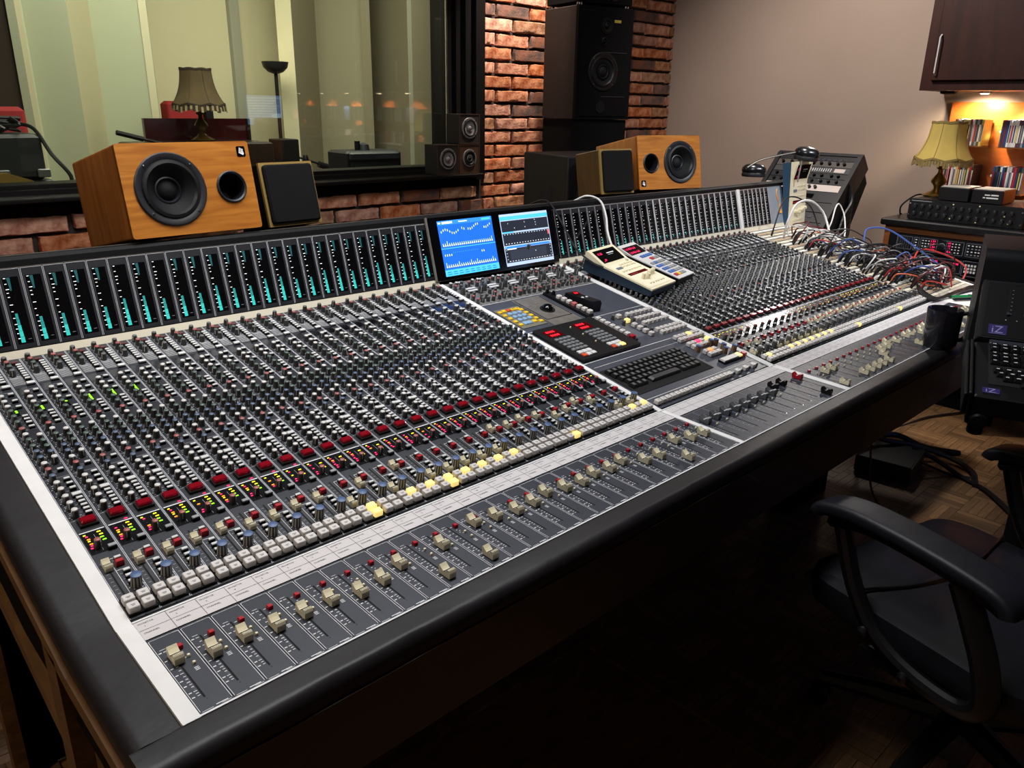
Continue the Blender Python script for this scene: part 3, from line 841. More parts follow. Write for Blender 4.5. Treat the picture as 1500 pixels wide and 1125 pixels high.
# --- centre section (x, s) on the main slope
CM = MPM(0)
PLATE = mat('centre_plate', '3d4049', .4, noise=(30, '454852', .5))
PLATEL = mat('centre_plate_light', '807f7c', .45, noise=(120, '3c3c3e', .25))
GREYKEY = mat('key_grey', '6e7072', .5)
YEL, BLU, ORA = mat('key_yellow', 'e0b820', .45), mat('key_blue', '7f9fbe', .45), mat('key_orange_red', 'c84a26', .45)


def plate(name, x0, x1, s0, s1, m, h0=-.004, h1=0.0):
    return inst(name, G().box(x0, x1, s0, s1, h0, h1, m).mesh(name), desk, CM)


top = plate('centre_panel', 1.135, 1.6055, .615, .777, PLATEL)
mid = plate('centre_panel', 1.135, 1.6055, .427, .6135, PLATE)
low = plate('centre_panel', 1.135, 1.6055, .0, .4255, PLATE)
for a, b, c, d in ((1.135, 1.605, .6135, .6150), (1.135, 1.605, .4258, .4272), (1.135, 1.49, .2335, .2348), (1.146, 1.49, .2085, .2095), (1.135, 1.605, .0405, .0420), (1.135, 1.605, .2345, .2355)):
    inst('panel_line', G().quad(a, b, c, d, .0006, PRINT).mesh('panel_line'), desk, CM)
MIDK = G()
MIDK.lathe([(.0078, 0), (.0076, .004), (.0064, .0195), (.0058, .0205), (.0004, .0205)], KBODY, 14, cap0=False)
MIDK.box(-.0006, .0006, -.0074, -.0056, .004, .0206, PRINT); MIDK = MIDK.mesh('knob')
for k in range(6):
    x = 1.141 + k * .0800
    for dx, s, c in ((0, .752, 'w'), (.0195, .751, 'w'), (.038, .750, 'k'), (.002, .732, 'r'), (.021, .731, 'k'), (.040, .730, 'k'), (.058, .742, 'r'), (0, .675, 'k'), (.0195, .674, 'k'), (.001, .655, 'r'), (.030, .652, 'k'), (.047, .650, 'k'), (0, .633, 'r'), (.0195, .636, 'k'), (.038, .634, 'k'), (.056, .632, 'r')):
        put('knob', top, CM, KM[c], x + dx, s, 0, random.uniform(-2, 2))
    put('knob', top, CM, MIDK, x + .002, .700, 0, .4); put('knob', top, CM, MIDK, x + .058, .690, 0, -.5)
    for q in range(3):
        put('switch', top, CM, sw2, x + .029 + q * .0105, .713, .002); put('switch', top, CM, sw2, x + .028 + q * .0105, .699, .002)
    put('switch', top, CM, sw2, x + .046, .765)
# numeric keypad
kp = plate('keypad', 1.141, 1.231, .452, .572, mat('keypad_olive', '6c6a5c', .5), 0, .002)


def key(par, x, y, h, hx, hy, m, name='key', rnd=0.0006, ht=.0035):
    g = G().stack(0, 0, [(hx, hy, 0), (hx, hy, ht * .6), (hx * .86, hy * .84, ht)], m, rnd, 1)
    return inst(name, g.mesh(name), par, T((x, y, h)))


for k in range(5): key(kp, 1.150, .553 - k * .0205, .002, .0065, .0052, YEL); key(kp, 1.222, .546 - k * .0195, .002, .0065, .0052, YEL)
for k, m in enumerate((YEL, ORA, YEL, YEL)):
    o = key(kp, 1.1665 + k * .0165, .556, .002, .0068, .0056, m)
    if k > 1: inst('key_mark', G().quad(-.002, .002, -.002, .002, .0037, INK).mesh('key_mark'), kp, T((1.1665 + k * .0165, .556, .002)))
for r in range(3):
    for c in range(3): inst('key', G().lathe([(.0076, 0), (.0076, .002), (.0064, .0036), (.0003, .004)], BLU, 14).mesh('key'), kp, T((1.170 + c * .0175, .535 - r * .0195, .002)))
key(kp, 1.178, .474, .002, .0155, .0075, BLU); key(kp, 1.203, .474, .002, .0075, .0060, YEL)
# trackball
tb = plate('trackball_plate', 1.241, 1.350, .430, .6055, ALU, 0, .0015)
inst('trackball_frame', G().box(1.246, 1.346, .468, .470, .0015, .0022, MATTE).box(1.246, 1.248, .470, .600, .0015, .0022, MATTE).box(1.344, 1.346, .470, .600, .0015, .0022, MATTE).mesh('trackball_frame'), tb)
inst('ball_collar', G().lathe([(.0215, .0015), (.0215, .004), (.0175, .0045), (.0165, .001)], BLACK, 24, T((1.299, .520, 0)), cap0=False, cap1=False).mesh('ball_collar'), tb)
inst('trackball', G().lathe([(.0165 * math.sin(a), .002 + .0105 - .0105 * math.cos(a)) for a in [PI * (.02 + .96 * (k / 10)) for k in range(11)]], GLOSSB, 20, T((1.299, .520, -.006))).mesh('trackball'), tb)
for q in ((1.268, .560), (1.300, .565)): inst('trackball_button', G().stack(0, 0, [(.006, .004, .0015), (.006, .004, .0025), (.005, .003, .003)], ALU, .001, 1).mesh('trackball_button'), tb, T((q[0], q[1], 0)))
# transport strips and key blocks
st = plate('button_strip', 1.366, 1.394, .432, .606, BLACK, 0, .008)
for k in range(2): inst('lever', G().stack(0, 0, [(.004, .004, .008), (.003, .003, .020)], BLACK).mesh('lever'), st, T((1.373 + k * .010, .597 - k * .016, 0)))
for k in range(7): put('cue_button', st, CM, BN if k != 3 else button(mat('button_pink', 'b86060', .4)), 1.381 + k * .0012, .556 - k * .0188, .007)
bx = inst('display_pod', G().prism([(0, 0), (0, .024), (.006, .030), (.115, .014), (.118, 0)], -.016, .016, BLACK).mesh('display_pod'), desk, CM @ TR(1.428, .452, 0, -4))
G().quad(-.011, .011, .078, .100, .0215, mat('display_dark_red', '4a0508', .15)).text('8.8', -.009, .083, .0222, .016, LED['r'], None, .7).ob('display', bx)
for k in range(4): inst('key', G().stack(0, 0, [(.004, .004, 0), (.003, .003, .003)], SWTOP).mesh('key'), bx, T((-.009 + (k % 2) * .016, .052 - (k // 2) * .02, .0215)))
inst('knob', KM['k'], mid, CM @ T((1.372, .497, 0)))
rp = plate('recall_panel', 1.142, 1.364, .240, .420, BLACK, 0, .010)
for x0 in (1.158, 1.272):
    g = G()
    for r in range(2): g.quad(x0 - .004, x0 + .048, .385 - r * .0185, .401 - r * .0185, .0105, mat('display_red_glass', '50060c', .15)).text('8888', x0 + .003, .3875 - r * .0185, .0112, .0150, LED['r'], None, 1.05)
    inst('display', g.mesh('display'), rp)
    for r in range(5):
        for c in range(4): key(rp, x0 + c * .0145, .349 - r * .0145, .010, .0056, .0050, GREYKEY)
    for r in range(2):
        for c in range(3): key(rp, x0 + .004 + c * .0165, .273 - r * .0155, .010, .0070, .0065, SWTOP if (r, c) != (1, 0) else ORA)
    key(rp, x0 + .037, .2575, .0105, .0070, .0065, BTNLIT if x0 > 1.2 else SWTOP)
for k in range(3): inst('toggle', BEAD, rp, T((1.252, .39 - k * .045, .010)))
s2 = plate('button_strip', 1.366, 1.390, .268, .412, BLACK, 0, .004)
for k in range(8): put('cue_button', s2, CM, BN if k < 7 else button(REDSW), 1.377, .402 - k * .0175, .004)
for r, (s, n, y) in enumerate(((.392, 6, 0), (.360, 6, 0), (.331, 6, 0), (.2845, 6, 0), (.267, 6, 0))):
    for k in range(n): put('cue_button', low, CM, BN, 1.497 + k * .0198, s)
for k, s in enumerate((.392, .361, .332, .312, .292, .272)): put('cue_button', low, CM, BL if k == 1 else BN, 1.455 if k < 2 else 1.452, s, .002)
for x, s in ((1.475, .372), (1.475, .352), (1.468, .305), (1.470, .285), (1.43, .392), (1.43, .352)): put('knob', low, CM, KM['k'], x, s)
g = G()
for k in range(14): g.quad(1.405, 1.437, .282 + k * .0055, .2835 + k * .0055, .0004, DPRINT)
inst('grille', g.mesh('grille'), low)
PINKL, ORL = button(glow('button_pink_lit', 'ff3070', .9)), button(glow('button_orange_lit', 'ff9a50', .8))
for r in range(2):
    for k in range(6): put('cue_button', low, CM, BL if (r, k) == (0, 3) else BN, 1.497 + k * .0190, .2225 - r * .0165, .002)
    for k in range(4): put('cue_button', low, CM, PINKL if (r, k) == (0, 2) else BN, 1.497 + k * .0185, .178 - r * .0165, .002)
    for k in range(3): put('cue_button', low, CM, ORL if (r, k) == (0, 1) else BN, 1.502 + k * .0185, .128 - r * .0165, .002)
put('cue_button', low, CM, BL, 1.581, .178, .002)
BRK = bigknob(mat('knob_brown_stripe', 'a07850', .5))
for x, s in ((1.492, .147), (1.580, .150), (1.562, .155), (1.576, .122), (1.560, .106), (1.598, .102)): inst('rotary_pot', BRK, low, T((x, s, 0)))
inst('talkback_bar', G().stack(1.536, .072, [(.043, .010, 0), (.043, .010, .006)], BLACK).stack(1.530, .072, [(.036, .0085, .006), (.035, .008, .010)], BTN).stack(1.572, .072, [(.0085, .0085, .006), (.0080, .008, .0105)], BTNLIT).mesh('talkback_bar'), low)
put('cue_button', low, CM, button(REDSW), 1.596, .070, .002)
for k in range(24):
    if k < 16: put('cue_button', low, CM, BN, 1.148 + k * .0186, .0175, .002)
    elif k % 2 == 0: put('cue_button', low, CM, BN, 1.148 + k * .0186, .0175, .001)
    else: put('switch', low, CM, swg, 1.148 + k * .0186, .019)
# computer keyboard set into the console
kb = plate('keyboard_tray', 1.143, 1.449, .066, .190, SLOT, -.001, .0012)
KEYK = mat('key_black', '121315', .35)
LEG = mat('key_legend', '5c5d5e', .6)
for r in range(6):
    n = (15, 15, 14, 14, 14, 4)[r]; x = 1.157 + (0, .002, .006, .010, .004, .0)[r]; y = .172 - r * .0182
    for k in range(n):
        if r == 4 and 2 < k < 10: continue
        kw = .0092
        g = G().stack(0, 0, [(kw, .0084, 0), (kw, .0084, .002), (kw * .74, .0064, .0078)], KEYK, .0008, 1)
        g.quad(-.004, .0035, -.0042, .0046, .0080, LEG)
        if r < 5: inst('key', g.mesh('key'), kb, T((x + k * .0197, y, .0012)))
key(kb, 1.283, .0995, .0012, .058, .0082, mat('space_bar', '333436', .4), 'space_bar', .001, .008)

# --- the knobs, switches and buttons: nearest 300 of a kind as parts, the rest joined
for kind, lst in pool.items():
    lst.sort(key=lambda q: q[0])
    n = 296 if kind != 'knob' else 270
    for d, par, me, L, Wm in lst[:n]:
        if par.parent is desk and par.name.startswith('channel_strip'): inst(kind, me, par, L)
        else: inst(kind, me, par, par.matrix_basis.inverted() @ Wm)
    g = G()
    for d, par, me, L, Wm in lst[n:]:
        b = len(g.v); ms_ = [g.slot(m) for m in me.materials]
        g.v += [tuple(Wm @ v.co) for v in me.vertices]
        for p in me.polygons: g.f.append([b + q for q in p.vertices]); g.mi.append(ms_[p.material_index]); g.sm.append(p.use_smooth)
    if g.v: inst(kind, g.mesh(kind), desk, None, kind='stuff')

# --- patch bay at the right end
pb = inst('patch_bay', G().box(2.7505, 3.164, .0, .777, -.004, 0, mat('patch_plate', 'b8b0a2', .5)).mesh('patch_bay'), desk, MPM(0))
PS = [mat('patch_strip_cream', 'd8d0b8', .6), mat('patch_strip_tan', 'b09878', .6), mat('patch_strip_white', 'dedcd6', .6)]
for k in range(30):
    inst('patch_strip', G().box(2.757, 3.158, .016 + k * .0253, .026 + k * .0253, 0, .0022, PS[(k * 7) % 3]).mesh('patch_strip'), pb)
g = G()
for k in range(30):
    for q in range(40): g.lathe([(.0030, .0004), (.0030, .0012), (.0018, .0013)], SLOT, 6, T((2.762 + q * .0100, .034 + k * .0253, 0)))
inst('jack', g.mesh('jack'), pb, None, kind='stuff')
inst('blank_fader_panel', G().box(2.7505, 3.164, 0, .2, -.004, .0002, FPANEL).mesh('blank_fader_panel'), desk, FPM(0))
inst('scribble_strip', G().box(2.7505, 2.86, .1605, .2015, 0, .0012, LABELP).mesh('scribble_strip'), desk, FPM(0))

# --- patch cables: a tangle of separate leads
CC = [('black', '0e0e10', 46), ('white', 'd2d0cc', 15), ('dark red', '5a1216', 8), ('red', 'b02a26', 5), ('blue', '35549c', 5), ('grey', '77787a', 9), ('orange', 'c8603a', 3)]
rc = random.Random(11)
JP = mat('jack_plug', '15151a', .3)


def onmp(x, s, h): return (MPM(x, s, h)).translation


def cable(name, pts, rad, m, label, group=None, plug=True, n=5, cat='cable', seg=6):
    g = G(); P = smoothpath(pts, n); g.tube(P, rad, m, seg)
    o = inst(name, g.mesh(name), None, None, label, cat, group)
    if plug:
        a, b = Vector(pts[0]), Vector(pts[1])
        d = (b - a).normalized()
        G().tube([a + d * -.002, a + d * .012, a + d * .030], [.0042, .0046, .0030], JP, 7).ob('jack_plug', o)
    return o


for cname, hx, n in CC:
    m = mat('cable_' + cname.replace(' ', '_'), hx, .45)
    for k in range(n):
        t = rc.random()
        s0 = .66 - .56 * t + rc.uniform(-.05, .05); x0 = 2.715 + .115 * (1 - t) + rc.uniform(0, .17)
        kind = rc.random()
        h = rc.uniform(.035, .085)
        if k % 4 == 3: s0 = rc.uniform(.08, .42); x0 = rc.uniform(2.80, 3.06); h += .02
        if kind < .36:      # loops over to another jack
            x1, s1 = x0 + rc.uniform(.06, .34), s0 + rc.uniform(-.22, .12); s1 = min(max(s1, .06), .72); x1 = min(x1, 3.15)
            pts = [onmp(x0, s0, .004), onmp(x0 + .01, s0 - .012, .05), onmp(x0 * .7 + x1 * .3 + rc.uniform(-.03, .03), s0 * .7 + s1 * .3 - .03, h + .02), onmp(x0 * .3 + x1 * .7, s0 * .3 + s1 * .7 - .02, h), onmp(x1, s1 + .01, .04), onmp(x1, s1, .004)]
        else:               # lies in the heap and trails down towards the front right corner
            x1, s1 = rc.uniform(2.86, 3.14), max(.06, s0 - rc.uniform(.08, .40))
            pts = [onmp(x0, s0, .004), onmp(x0 + .012, s0 - .006, .045), onmp(x0 + .05, s0 - .05 + rc.uniform(-.02, .02), h * .9)]
            for q in range(1, 5):
                u = q / 5; pts.append(onmp(x0 + .05 + (x1 - x0 - .05) * u + rc.uniform(-.05, .05), s0 - .05 + (s1 - s0 + .05) * u + rc.uniform(-.045, .045), .012 + rc.uniform(.0, .05) * (1.2 - u)))
            pts.append(onmp(x1, s1, .006))
        cable('patch_cable', pts, .0027 if cname != 'white' else .0030, m, cname + ' patch cable lying in the tangle over the patch bay', cname + ' patch cables')
WHC = mat('cable_white', 'd2d0cc', .45)
cable('patch_cable', [onmp(2.86, .66, .004), onmp(2.85, .66, .07), onmp(2.90, .67, .14), onmp(3.0, .66, .15), onmp(3.06, .62, .11), onmp(3.04, .56, .05), onmp(2.97, .5, .02), onmp(2.95, .42, .01)], .0045, WHC, 'thick white cable arching high over the patch cable tangle', None, True, 8)
cable('patch_cable', [onmp(3.10, .60, .004), onmp(3.13, .60, .06), onmp(3.17, .62, .12), onmp(3.22, .63, .13), onmp(3.235, .60, .09), onmp(3.20, .56, .04), onmp(3.15, .53, .01)], .0030, WHC, 'thin white cable standing up in a round loop beside the equipment rack', None, True, 8)
cable('patch_cable', [onmp(2.83, .70, .004), onmp(2.83, .70, .05), onmp(2.87, .715, .14), onmp(2.93, .70, .16), onmp(2.99, .65, .13), onmp(3.01, .60, .06), onmp(3.0, .55, .01)], .0030, mat('cable_black', '0e0e10', .45), 'black cable rising in a tall arch in front of the upright remote control', None, True, 8)
cable('patch_cable', [onmp(3.02, .40, .004), onmp(3.02, .40, .06), onmp(3.07, .42, .10), onmp(3.13, .36, .11), onmp(3.16, .24, .07), onmp(3.19, .12, .02)], .0034, mat('cable_blue', '35549c', .45), 'blue cable arching over the right cheek of the console', None, True, 8)
cable('patch_cable', [onmp(3.02, .18, .004), onmp(3.02, .19, .05), onmp(3.10, .20, .085), onmp(3.18, .12, .075), onmp(3.20, .05, .05), onmp(3.175, .035, .012)], .0034, mat('cable_red', 'b02a26', .45), 'red cable arching over the right front corner of the console', None, True, 8)
for k in range(4):
    cable('audio_lead', [onmp(2.80 + .012 * k, .07 + .006 * k, .015), onmp(2.74 + .014 * k, .04, .014), FPM(2.72 + .016 * k, .200, .010).translation, FPM(2.78 + .02 * k, .185, .012 + .002 * k).translation, FPM(2.92, .175 + .004 * k, .016).translation, FPM(3.12, .15 + .01 * k, .012).translation, FPM(3.20, .12 + .02 * k, .004).translation], .0042, mat('cable_black', '0e0e10', .45), 'thick black lead lying along the lower edge of the cable heap', 'thick leads below the cable heap', False, 6)

# papers, pen
PAPER = mat('paper', 'e6e4de', .7)
for k, (cx, cy, rz, hh, lb) in enumerate(((2.885, .140, 4, 0, 'white paper sheet under the pens at the right end of the console'), (3.02, .125, -14, .0006, 'white paper sheet overlapped by the lower edge of the cable heap'))):
    inst('paper_sheet', G().box(-.105, .105, -.07, .07, 0, .0005, PAPER).mesh('paper_sheet'), None, FPM(cx, cy, .0016 + hh + .0012 * k) @ TR(0, 0, 0, rz), lb, 'paper')
for nm, cx, cy, m, lb in (('pen', 2.897, .146, mat('pen_green', '127a3a', .3), 'green pen lying on white paper by the cables'), ('pen', 2.872, .122, BLACK, 'black pen lying on white paper below the green one')):
    p = thing(nm, lb, 'pen', FPM(cx, cy, .0092) @ TR(0, 0, 0, -27))
    G().tube([(-.066, 0, 0), (.058, 0, 0)], .0052, m, 8).ob('barrel', p); G().tube([(-.066, 0, 0), (-.074, 0, 0), (-.080, 0, 0)], [.0050, .0030, .0009], BLACK, 8).ob('tip', p)
    G().box(.012, .056, -.0014, .0014, .0050, .0066, BLACK).ob('clip', p)
# ================================================================== LOUDSPEAKERS
CHERRY = wood('cherry_veneer', '98581d', 'ba782f', (1.6, 16, 16), .32, .3)
CHERRYD = wood('cherry_veneer_side', '8a4c1c', 'a8672a', (9, 9, 1.0), .35, .3)
WALN = wood('walnut_dark', '0d0807', '150e0b', (9, 9, .8), .6, 0)
WALNF = wood('walnut_front', '26180f', '382316', (9, 9, .8), .45, .1)
SURR = mat('driver_frame', '13151b', .45)
CONE = mat('driver_cone', '08090b', .7, spec=.25)
CONEG = mat('driver_cone_grey', '6c6666', .45)
GRILLE = mat('grille_cloth', '100f10', .95, spec=.2, bump=(500, .3))
FY = Matrix.Rotation(PI / 2, 4, 'X')          # lathe z axis -> -y (towards the listener)


def holed(w_, h_, r, holes, d0, d1, m, M):
    """rounded rectangular plate with round holes; front at d1"""
    from mathutils.geometry import tessellate_polygon
    loops = [[Vector((x, y, 0)) for x, y in ringrect(w_, h_, r, 3)]] + [[Vector((cx + R * math.cos(-2 * PI * k / 32), cy + R * math.sin(-2 * PI * k / 32), 0)) for k in range(32)] for cx, cy, R in holes]
    P = [p for L in loops for p in L]; n = len(P)
    fs = []
    for a, b, c in tessellate_polygon(loops):
        if (P[b] - P[a]).cross(P[c] - P[a]).z < 0: b, c = c, b
        fs.append((a, b, c))
    vs = [(p.x, p.y, d1) for p in P] + [(p.x, p.y, d0) for p in P]
    o = 0
    for L in loops:
        for k in range(len(L)): q = (k + 1) % len(L); fs.append((o + q, o + k, n + o + k, n + o + q))
        o += len(L)
    return G().add(vs, fs, m, False, M)


def driver(par, x, z, y, R, cone=CONE, frame=SURR, seg=32, screws=True, name='woofer', dep=.22):
    g = G(); D = dep
    g.lathe([(R, 0), (R, .003), (R * .97, .0050), (R * .84, .0050), (R * .80, .003)], frame, seg, cap0=False, cap1=False)
    g.lathe([(R * .82, .0025), (R * .78, .0075), (R * .70, .0085), (R * .64, .003)], BLACK, seg, cap0=False, cap1=False)
    g.lathe([(R * .64, .003), (R * .50, .003 - R * .13 * D), (R * .30, .003 - R * .34 * D)], cone, seg, cap0=False, cap1=False)
    o = g.ob(name, par, T((x, y, z)) @ FY)
    b0 = .003 - R * .32 * D
    d = G(); d.lathe([(R * .37, b0), (R * .37, b0 + .006), (R * .33, b0 + .007), (R * .28, b0 + .001)], frame, seg, cap0=False, cap1=False)
    d.lathe([(R * .28, b0 + .001), (R * .22, b0 + .006), (R * .12, b0 + .010), (R * .01, b0 + .011)], cone, seg, cap0=False)
    d.ob('dust_cap', o)
    if screws:
        for k in range(4):
            a = PI / 4 + k * PI / 2
            G().lathe([(.0032, .0048), (.0028, .0062), (.0003, .0066)], CHROME, 8, T((R * .905 * math.cos(a), R * .905 * math.sin(a), 0)), cap0=False).ob('screw', o)
    return o


def monitor(label, M, flip):
    t = thing('studio_monitor', label, 'loudspeaker', M, None)
    w_, d_, h_ = .15, .135, .099
    s = -1 if flip else 1
    g = G(); g.rings([[(x, y, z) for x, y in ringrect(a, b, .006, 3)] for a, b, z in ((w_ - .003, h_ - .003, -d_), (w_, h_, -d_ + .003), (w_, h_, d_))], CHERRYD, True, FY, True, False)
    g.ob('cabinet', t)
    holed(w_, h_, .006, [(-.049 * s, 0, .0760), (.0915 * s, -.002, .0335)], d_ - .008, d_ + .003, CHERRY, FY).ob('front_baffle', t)
    driver(t, -.049 * s, 0, -d_ - .003, .079, dep=1.0)
    p = G(); p.lathe([(.036, 0), (.036, .003), (.0335, .0050), (.030, .002), (.029, -.05), (.0275, -.052)], SURR, 28, cap0=False, capm=SLOT)
    p.ob('bass_port', t, T((.0915 * s, -d_ - .003, -.002)) @ FY)
    b = G(); b.stack(0, 0, [(.0105, .0115, 0), (.0105, .0115, .0012)], GLOSSB, .003, 3, FY)
    for k in range(4): b.add([(-.0062 + k * .0028, -.0014, -.001 - .003), (-.0046 + k * .0028, -.0014, -.001 - .003), (-.0016 + k * .0024, -.0014, .0085 - k * .0012), (-.0034 + k * .0024, -.0014, .0085 - k * .0012)], [(0, 1, 2, 3)], PRINT)
    b.add([(-.006, -.0014, -.0035), (.004, -.0014, -.009), (.0065, -.0014, -.005), (.0045, -.0014, .001)], [(0, 1, 2, 3)], PRINT)
    b.ob('maker_badge', t, T((.130 * s, -d_ - .003, .076 * s)))
    return t


monitor('wooden studio monitor lying on the console above the teal meters, nearer the window', TR(.485, 1.189, .430, 2.3, -11.4), False)
monitor('wooden studio monitor by the pink wall, woofer at its right end', TR(2.386, 1.227, .423, -15.2, -11.2), True)


def cube_speaker(label, M, side):
    t = thing('cube_speaker', label, 'loudspeaker', M)
    G().rbox(-.076, .076, -.060, .075, -.0785, .0785, side, .003).ob('cabinet', t)
    G().box(-.0765, .0765, -.066, -.058, -.079, .079, mat('cube_edge_wood', '8a7038', .5)).ob('front_edging', t)
    G().stack(0, 0, [(.070, .0725, 0), (.070, .0725, .010), (.066, .0685, .014)], GRILLE, .008, 3, T((0, -.064, 0)) @ FY).ob('grille', t)
    return t


cube_speaker('small black grille cube speaker right beside the woofer cabinet nearer the window', TR(.773, 1.206, .4065, 3.5, -12.9), MATTE)
cube_speaker('small cube speaker with grey grille and wooden side, in front of the black subwoofer', TR(2.094, 1.200, .4125, -9.6, -10.6), wood('cube_side_wood', '3c2812', '523818', (9, 9, 1.2), .45, .1))

SIL = [(2.4255, .3035, 'dark bookshelf cube speaker on the window sill, farther from the brick pillar', CONEG), (2.5705, .3035, 'dark bookshelf cube speaker with black cone, below the stacked one by the brick pillar', CONE), (2.5715, .4535, 'dark bookshelf cube speaker stacked on top of two others on the sill', CONEG)]
for x, z, lb, c in SIL:
    t = thing('bookshelf_speaker', lb, 'loudspeaker', T((x, 2.52, z)), 'cube speakers on the window sill')
    G().rbox(-.0705, .0705, .004, .105, 0, .1475, WALN, .002).ob('cabinet', t)
    G().box(-.0705, .0705, 0, .004, 0, .004, WALNF).box(-.0705, .0705, 0, .004, .1435, .1475, WALNF).box(-.0705, -.0665, 0, .004, .004, .1435, WALNF).box(.0665, .0705, 0, .004, .004, .1435, WALNF).ob('front_rim', t)
    G().box(-.0665, .0665, .003, .005, .004, .1435, WALN if c is CONEG else WALNF).ob('front_baffle', t)
    driver(t, 0, .078, .002, .053 if c is CONEG else .046, c, mat('sill_driver_ring', '5a5654' if c is CONEG else '1c2028', .4), 28, True)

# tall black tower speaker
t = thing('tower_speaker', 'tall black tower loudspeaker standing against the brick wall', 'loudspeaker', TR(3.105, 2.20, 0, -12.4))
TW = .172
G().rbox(-TW, TW, -.128, .15, .585, 1.115, WALN, .003).ob('cabinet', t)
G().box(-TW, TW, -.150, -.128, .585, 1.115, MATTE).ob('front_frame', t)
G().rbox(-TW + .004, TW - .004, -.14, .15, -.02, .583, MATTE, .003).ob('bass_cabinet', t)
G().rbox(-TW - .01, TW + .01, -.16, .16, FL, -.022, MATTE, .003).ob('plinth', t)
G().rbox(-TW + .018, TW - .022, -.1545, -.149, .60, 1.095, MATTE, .002).ob('front_baffle', t)
for z, R in ((.815, .093), (1.028, .038), (.955, .022)):
    driver(t, -.012 if R > .05 else (-.002 if R > .03 else -.016), z, -.1545, R, CONE, BLACK, 32, R > .05, 'woofer' if R > .05 else 'tweeter')
G().lathe([(.006, 0), (.005, .004), (.0004, .006)], CHROME, 12, T((-.002, -.158, 1.028)) @ FY).ob('tweeter_dome', t)
G().box(.045, .086, -.1575, -.1545, 1.045, 1.058, mat('badge_gold', 'a08c40', .4)).ob('maker_plate', t)
for z in (.905, .695): G().box(-.02, .135, -.157, -.1545, z, z + .003, mat('slate_grey', '30323a', .4)).ob('seam', t)
G().lathe([(.030, 0), (.030, .003), (.002, .004)], BLACK, 20, T((-.02, -.1545, .645)) @ FY).ob('bass_port', t)
t = thing('black_amplifier', 'black boxy unit with two silver rings on top of the tower loudspeaker', 'amplifier', TR(3.105, 2.20, 1.1165, -12.4))
G().rbox(-.17, .165, -.14, .14, .012, .16, MATTE, .004).ob('casing', t)
for x, y in ((-.15, -.12), (.14, -.12), (-.15, .12), (.14, .12)): G().lathe([(.014, 0), (.014, .012)], CHROME, 10, T((x, y, 0))).ob('foot', t)
for x in (.005, .052): G().lathe([(.028, 0), (.028, .006), (.023, .006), (.023, 0)], CHROME, 24, T((x, -.141, .055)) @ FY, cap0=False, cap1=False).ob('ring', t)
# black subwoofer behind the desk
t = thing('subwoofer', 'black subwoofer cabinet in front of the brick wall, mostly hidden by the small cube speaker', 'loudspeaker', TR(2.236, 1.52, 0, -15))
G().rbox(0, .40, 0, .36, -.10, .452, WALN, .004).ob('cabinet', t)
G().box(.01, .39, -.004, .002, -.09, .443, BLACK).ob('front_baffle', t)
driver(t, .20, .235, -.004, .165, CONE, BLACK, 40, False)
G().box(.02, .38, .02, .34, FL, -.10, MATTE).ob('stand', t)
G().rbox(-.003, .002, .12, .19, .26, .31, SLOT, .0005).ob('handle', t)

# ================================================================== REMOTE CONTROLS on the desk
BLUEB = mat('remote_blue_body', '27465f', .45)


def remote_cream(label, M, body):
    t = thing('remote_control', label, 'remote control', M)
    hw = .0775
    G().prism([(-.132, .002), (-.132, .020), (.132, .038), (.132, .002), (.126, 0), (-.126, 0)], -hw, hw, body).ob('base', t)
    G().prism([(-.133, .0195), (-.133, .0245), (.050, .0375), (.060, .0395), (.122, .062), (.133, .062), (.133, .0375)], -hw - .001, hw + .001, CREAM).ob('lid', t)
    sl = math.degrees(math.atan2(.0225, .062)); S = T((0, .060, .0398)) @ Matrix.Rotation(math.radians(sl), 4, 'X')
    G().box(-.064, .064, .003, .062, -.002, .0008, GLOSSB).ob('display_window', t, S)
    g = G(); g.text('12.25', -.056, .040, .0014, .013, LED['p']); g.text('_.01', -.056, .010, .0014, .013, LED['p']); g.quad(-.002, .04, .040, .044, .0012, PRINT); g.quad(-.002, .03, .033, .036, .0012, DPRINT)
    g.ob('digits', t, S)
    sl2 = math.degrees(math.atan2(.013, .183)); S2 = T((0, -.133, .0246)) @ Matrix.Rotation(math.radians(sl2), 4, 'X')
    r = inst('button_field', G().box(-.07, .07, .012, .182, 0, .0006, mat('remote_face', 'e8e0c4', .5)).mesh('button_field'), t, S2)
    for k in range(2):
        for q in range(5): inst('button', G().stack(0, 0, [(.0062, .0040, 0), (.0055, .0033, .003)], CREAM).mesh('button'), r, T((-.012 + q * .0165, .168 - k * .014, .0006)))
    for k in range(2): inst('button', G().stack(0, 0, [(.0070, .0055, 0), (.0062, .0048, .003)], mat('button_slate', '6a7684', .5)).mesh('button'), r, T((-.050 + k * .017, .150, .0006)))
    for q in range(7): inst('button', G().stack(0, 0, [(.0062, .0030, 0), (.0055, .0024, .003)], CREAM).mesh('button'), r, T((-.052 + q * .0172, .128, .0006)))
    inst('level_window', G().box(-.056, .056, .096, .110, .0006, .0014, mat('display_red_glass', '50060c', .15)).text('088088088', -.05, .0985, .0016, .010, mat('digit_dim', 'b03048', .4)).mesh('level_window'), r)
    for q, (x, y) in enumerate(((-.030, .066), (-.010, .060), (.010, .070), (.030, .074), (.048, .076))): inst('knob', G().lathe([(.0072, 0), (.0066, .015), (.0058, .017), (.0004, .017)], CREAM, 14, cap0=False).mesh('knob'), r, T((x, y, .0006)))
    for q in range(6): inst('slider', G().stack(0, 0, [(.0045, .0030, 0), (.0036, .0024, .004)], CREAM).mesh('slider'), r, T((-.040 + q * .0165, .030, .0006)))
    return t


remote_cream('cream reverb remote with dark blue sides lying on the console knobs', MPM(1.703, .565, .0175) @ TR(0, 0, 0, 8) @ Matrix.Diagonal((.94, .94, 1, 1)), mat('remote_navy', '182838', .45))
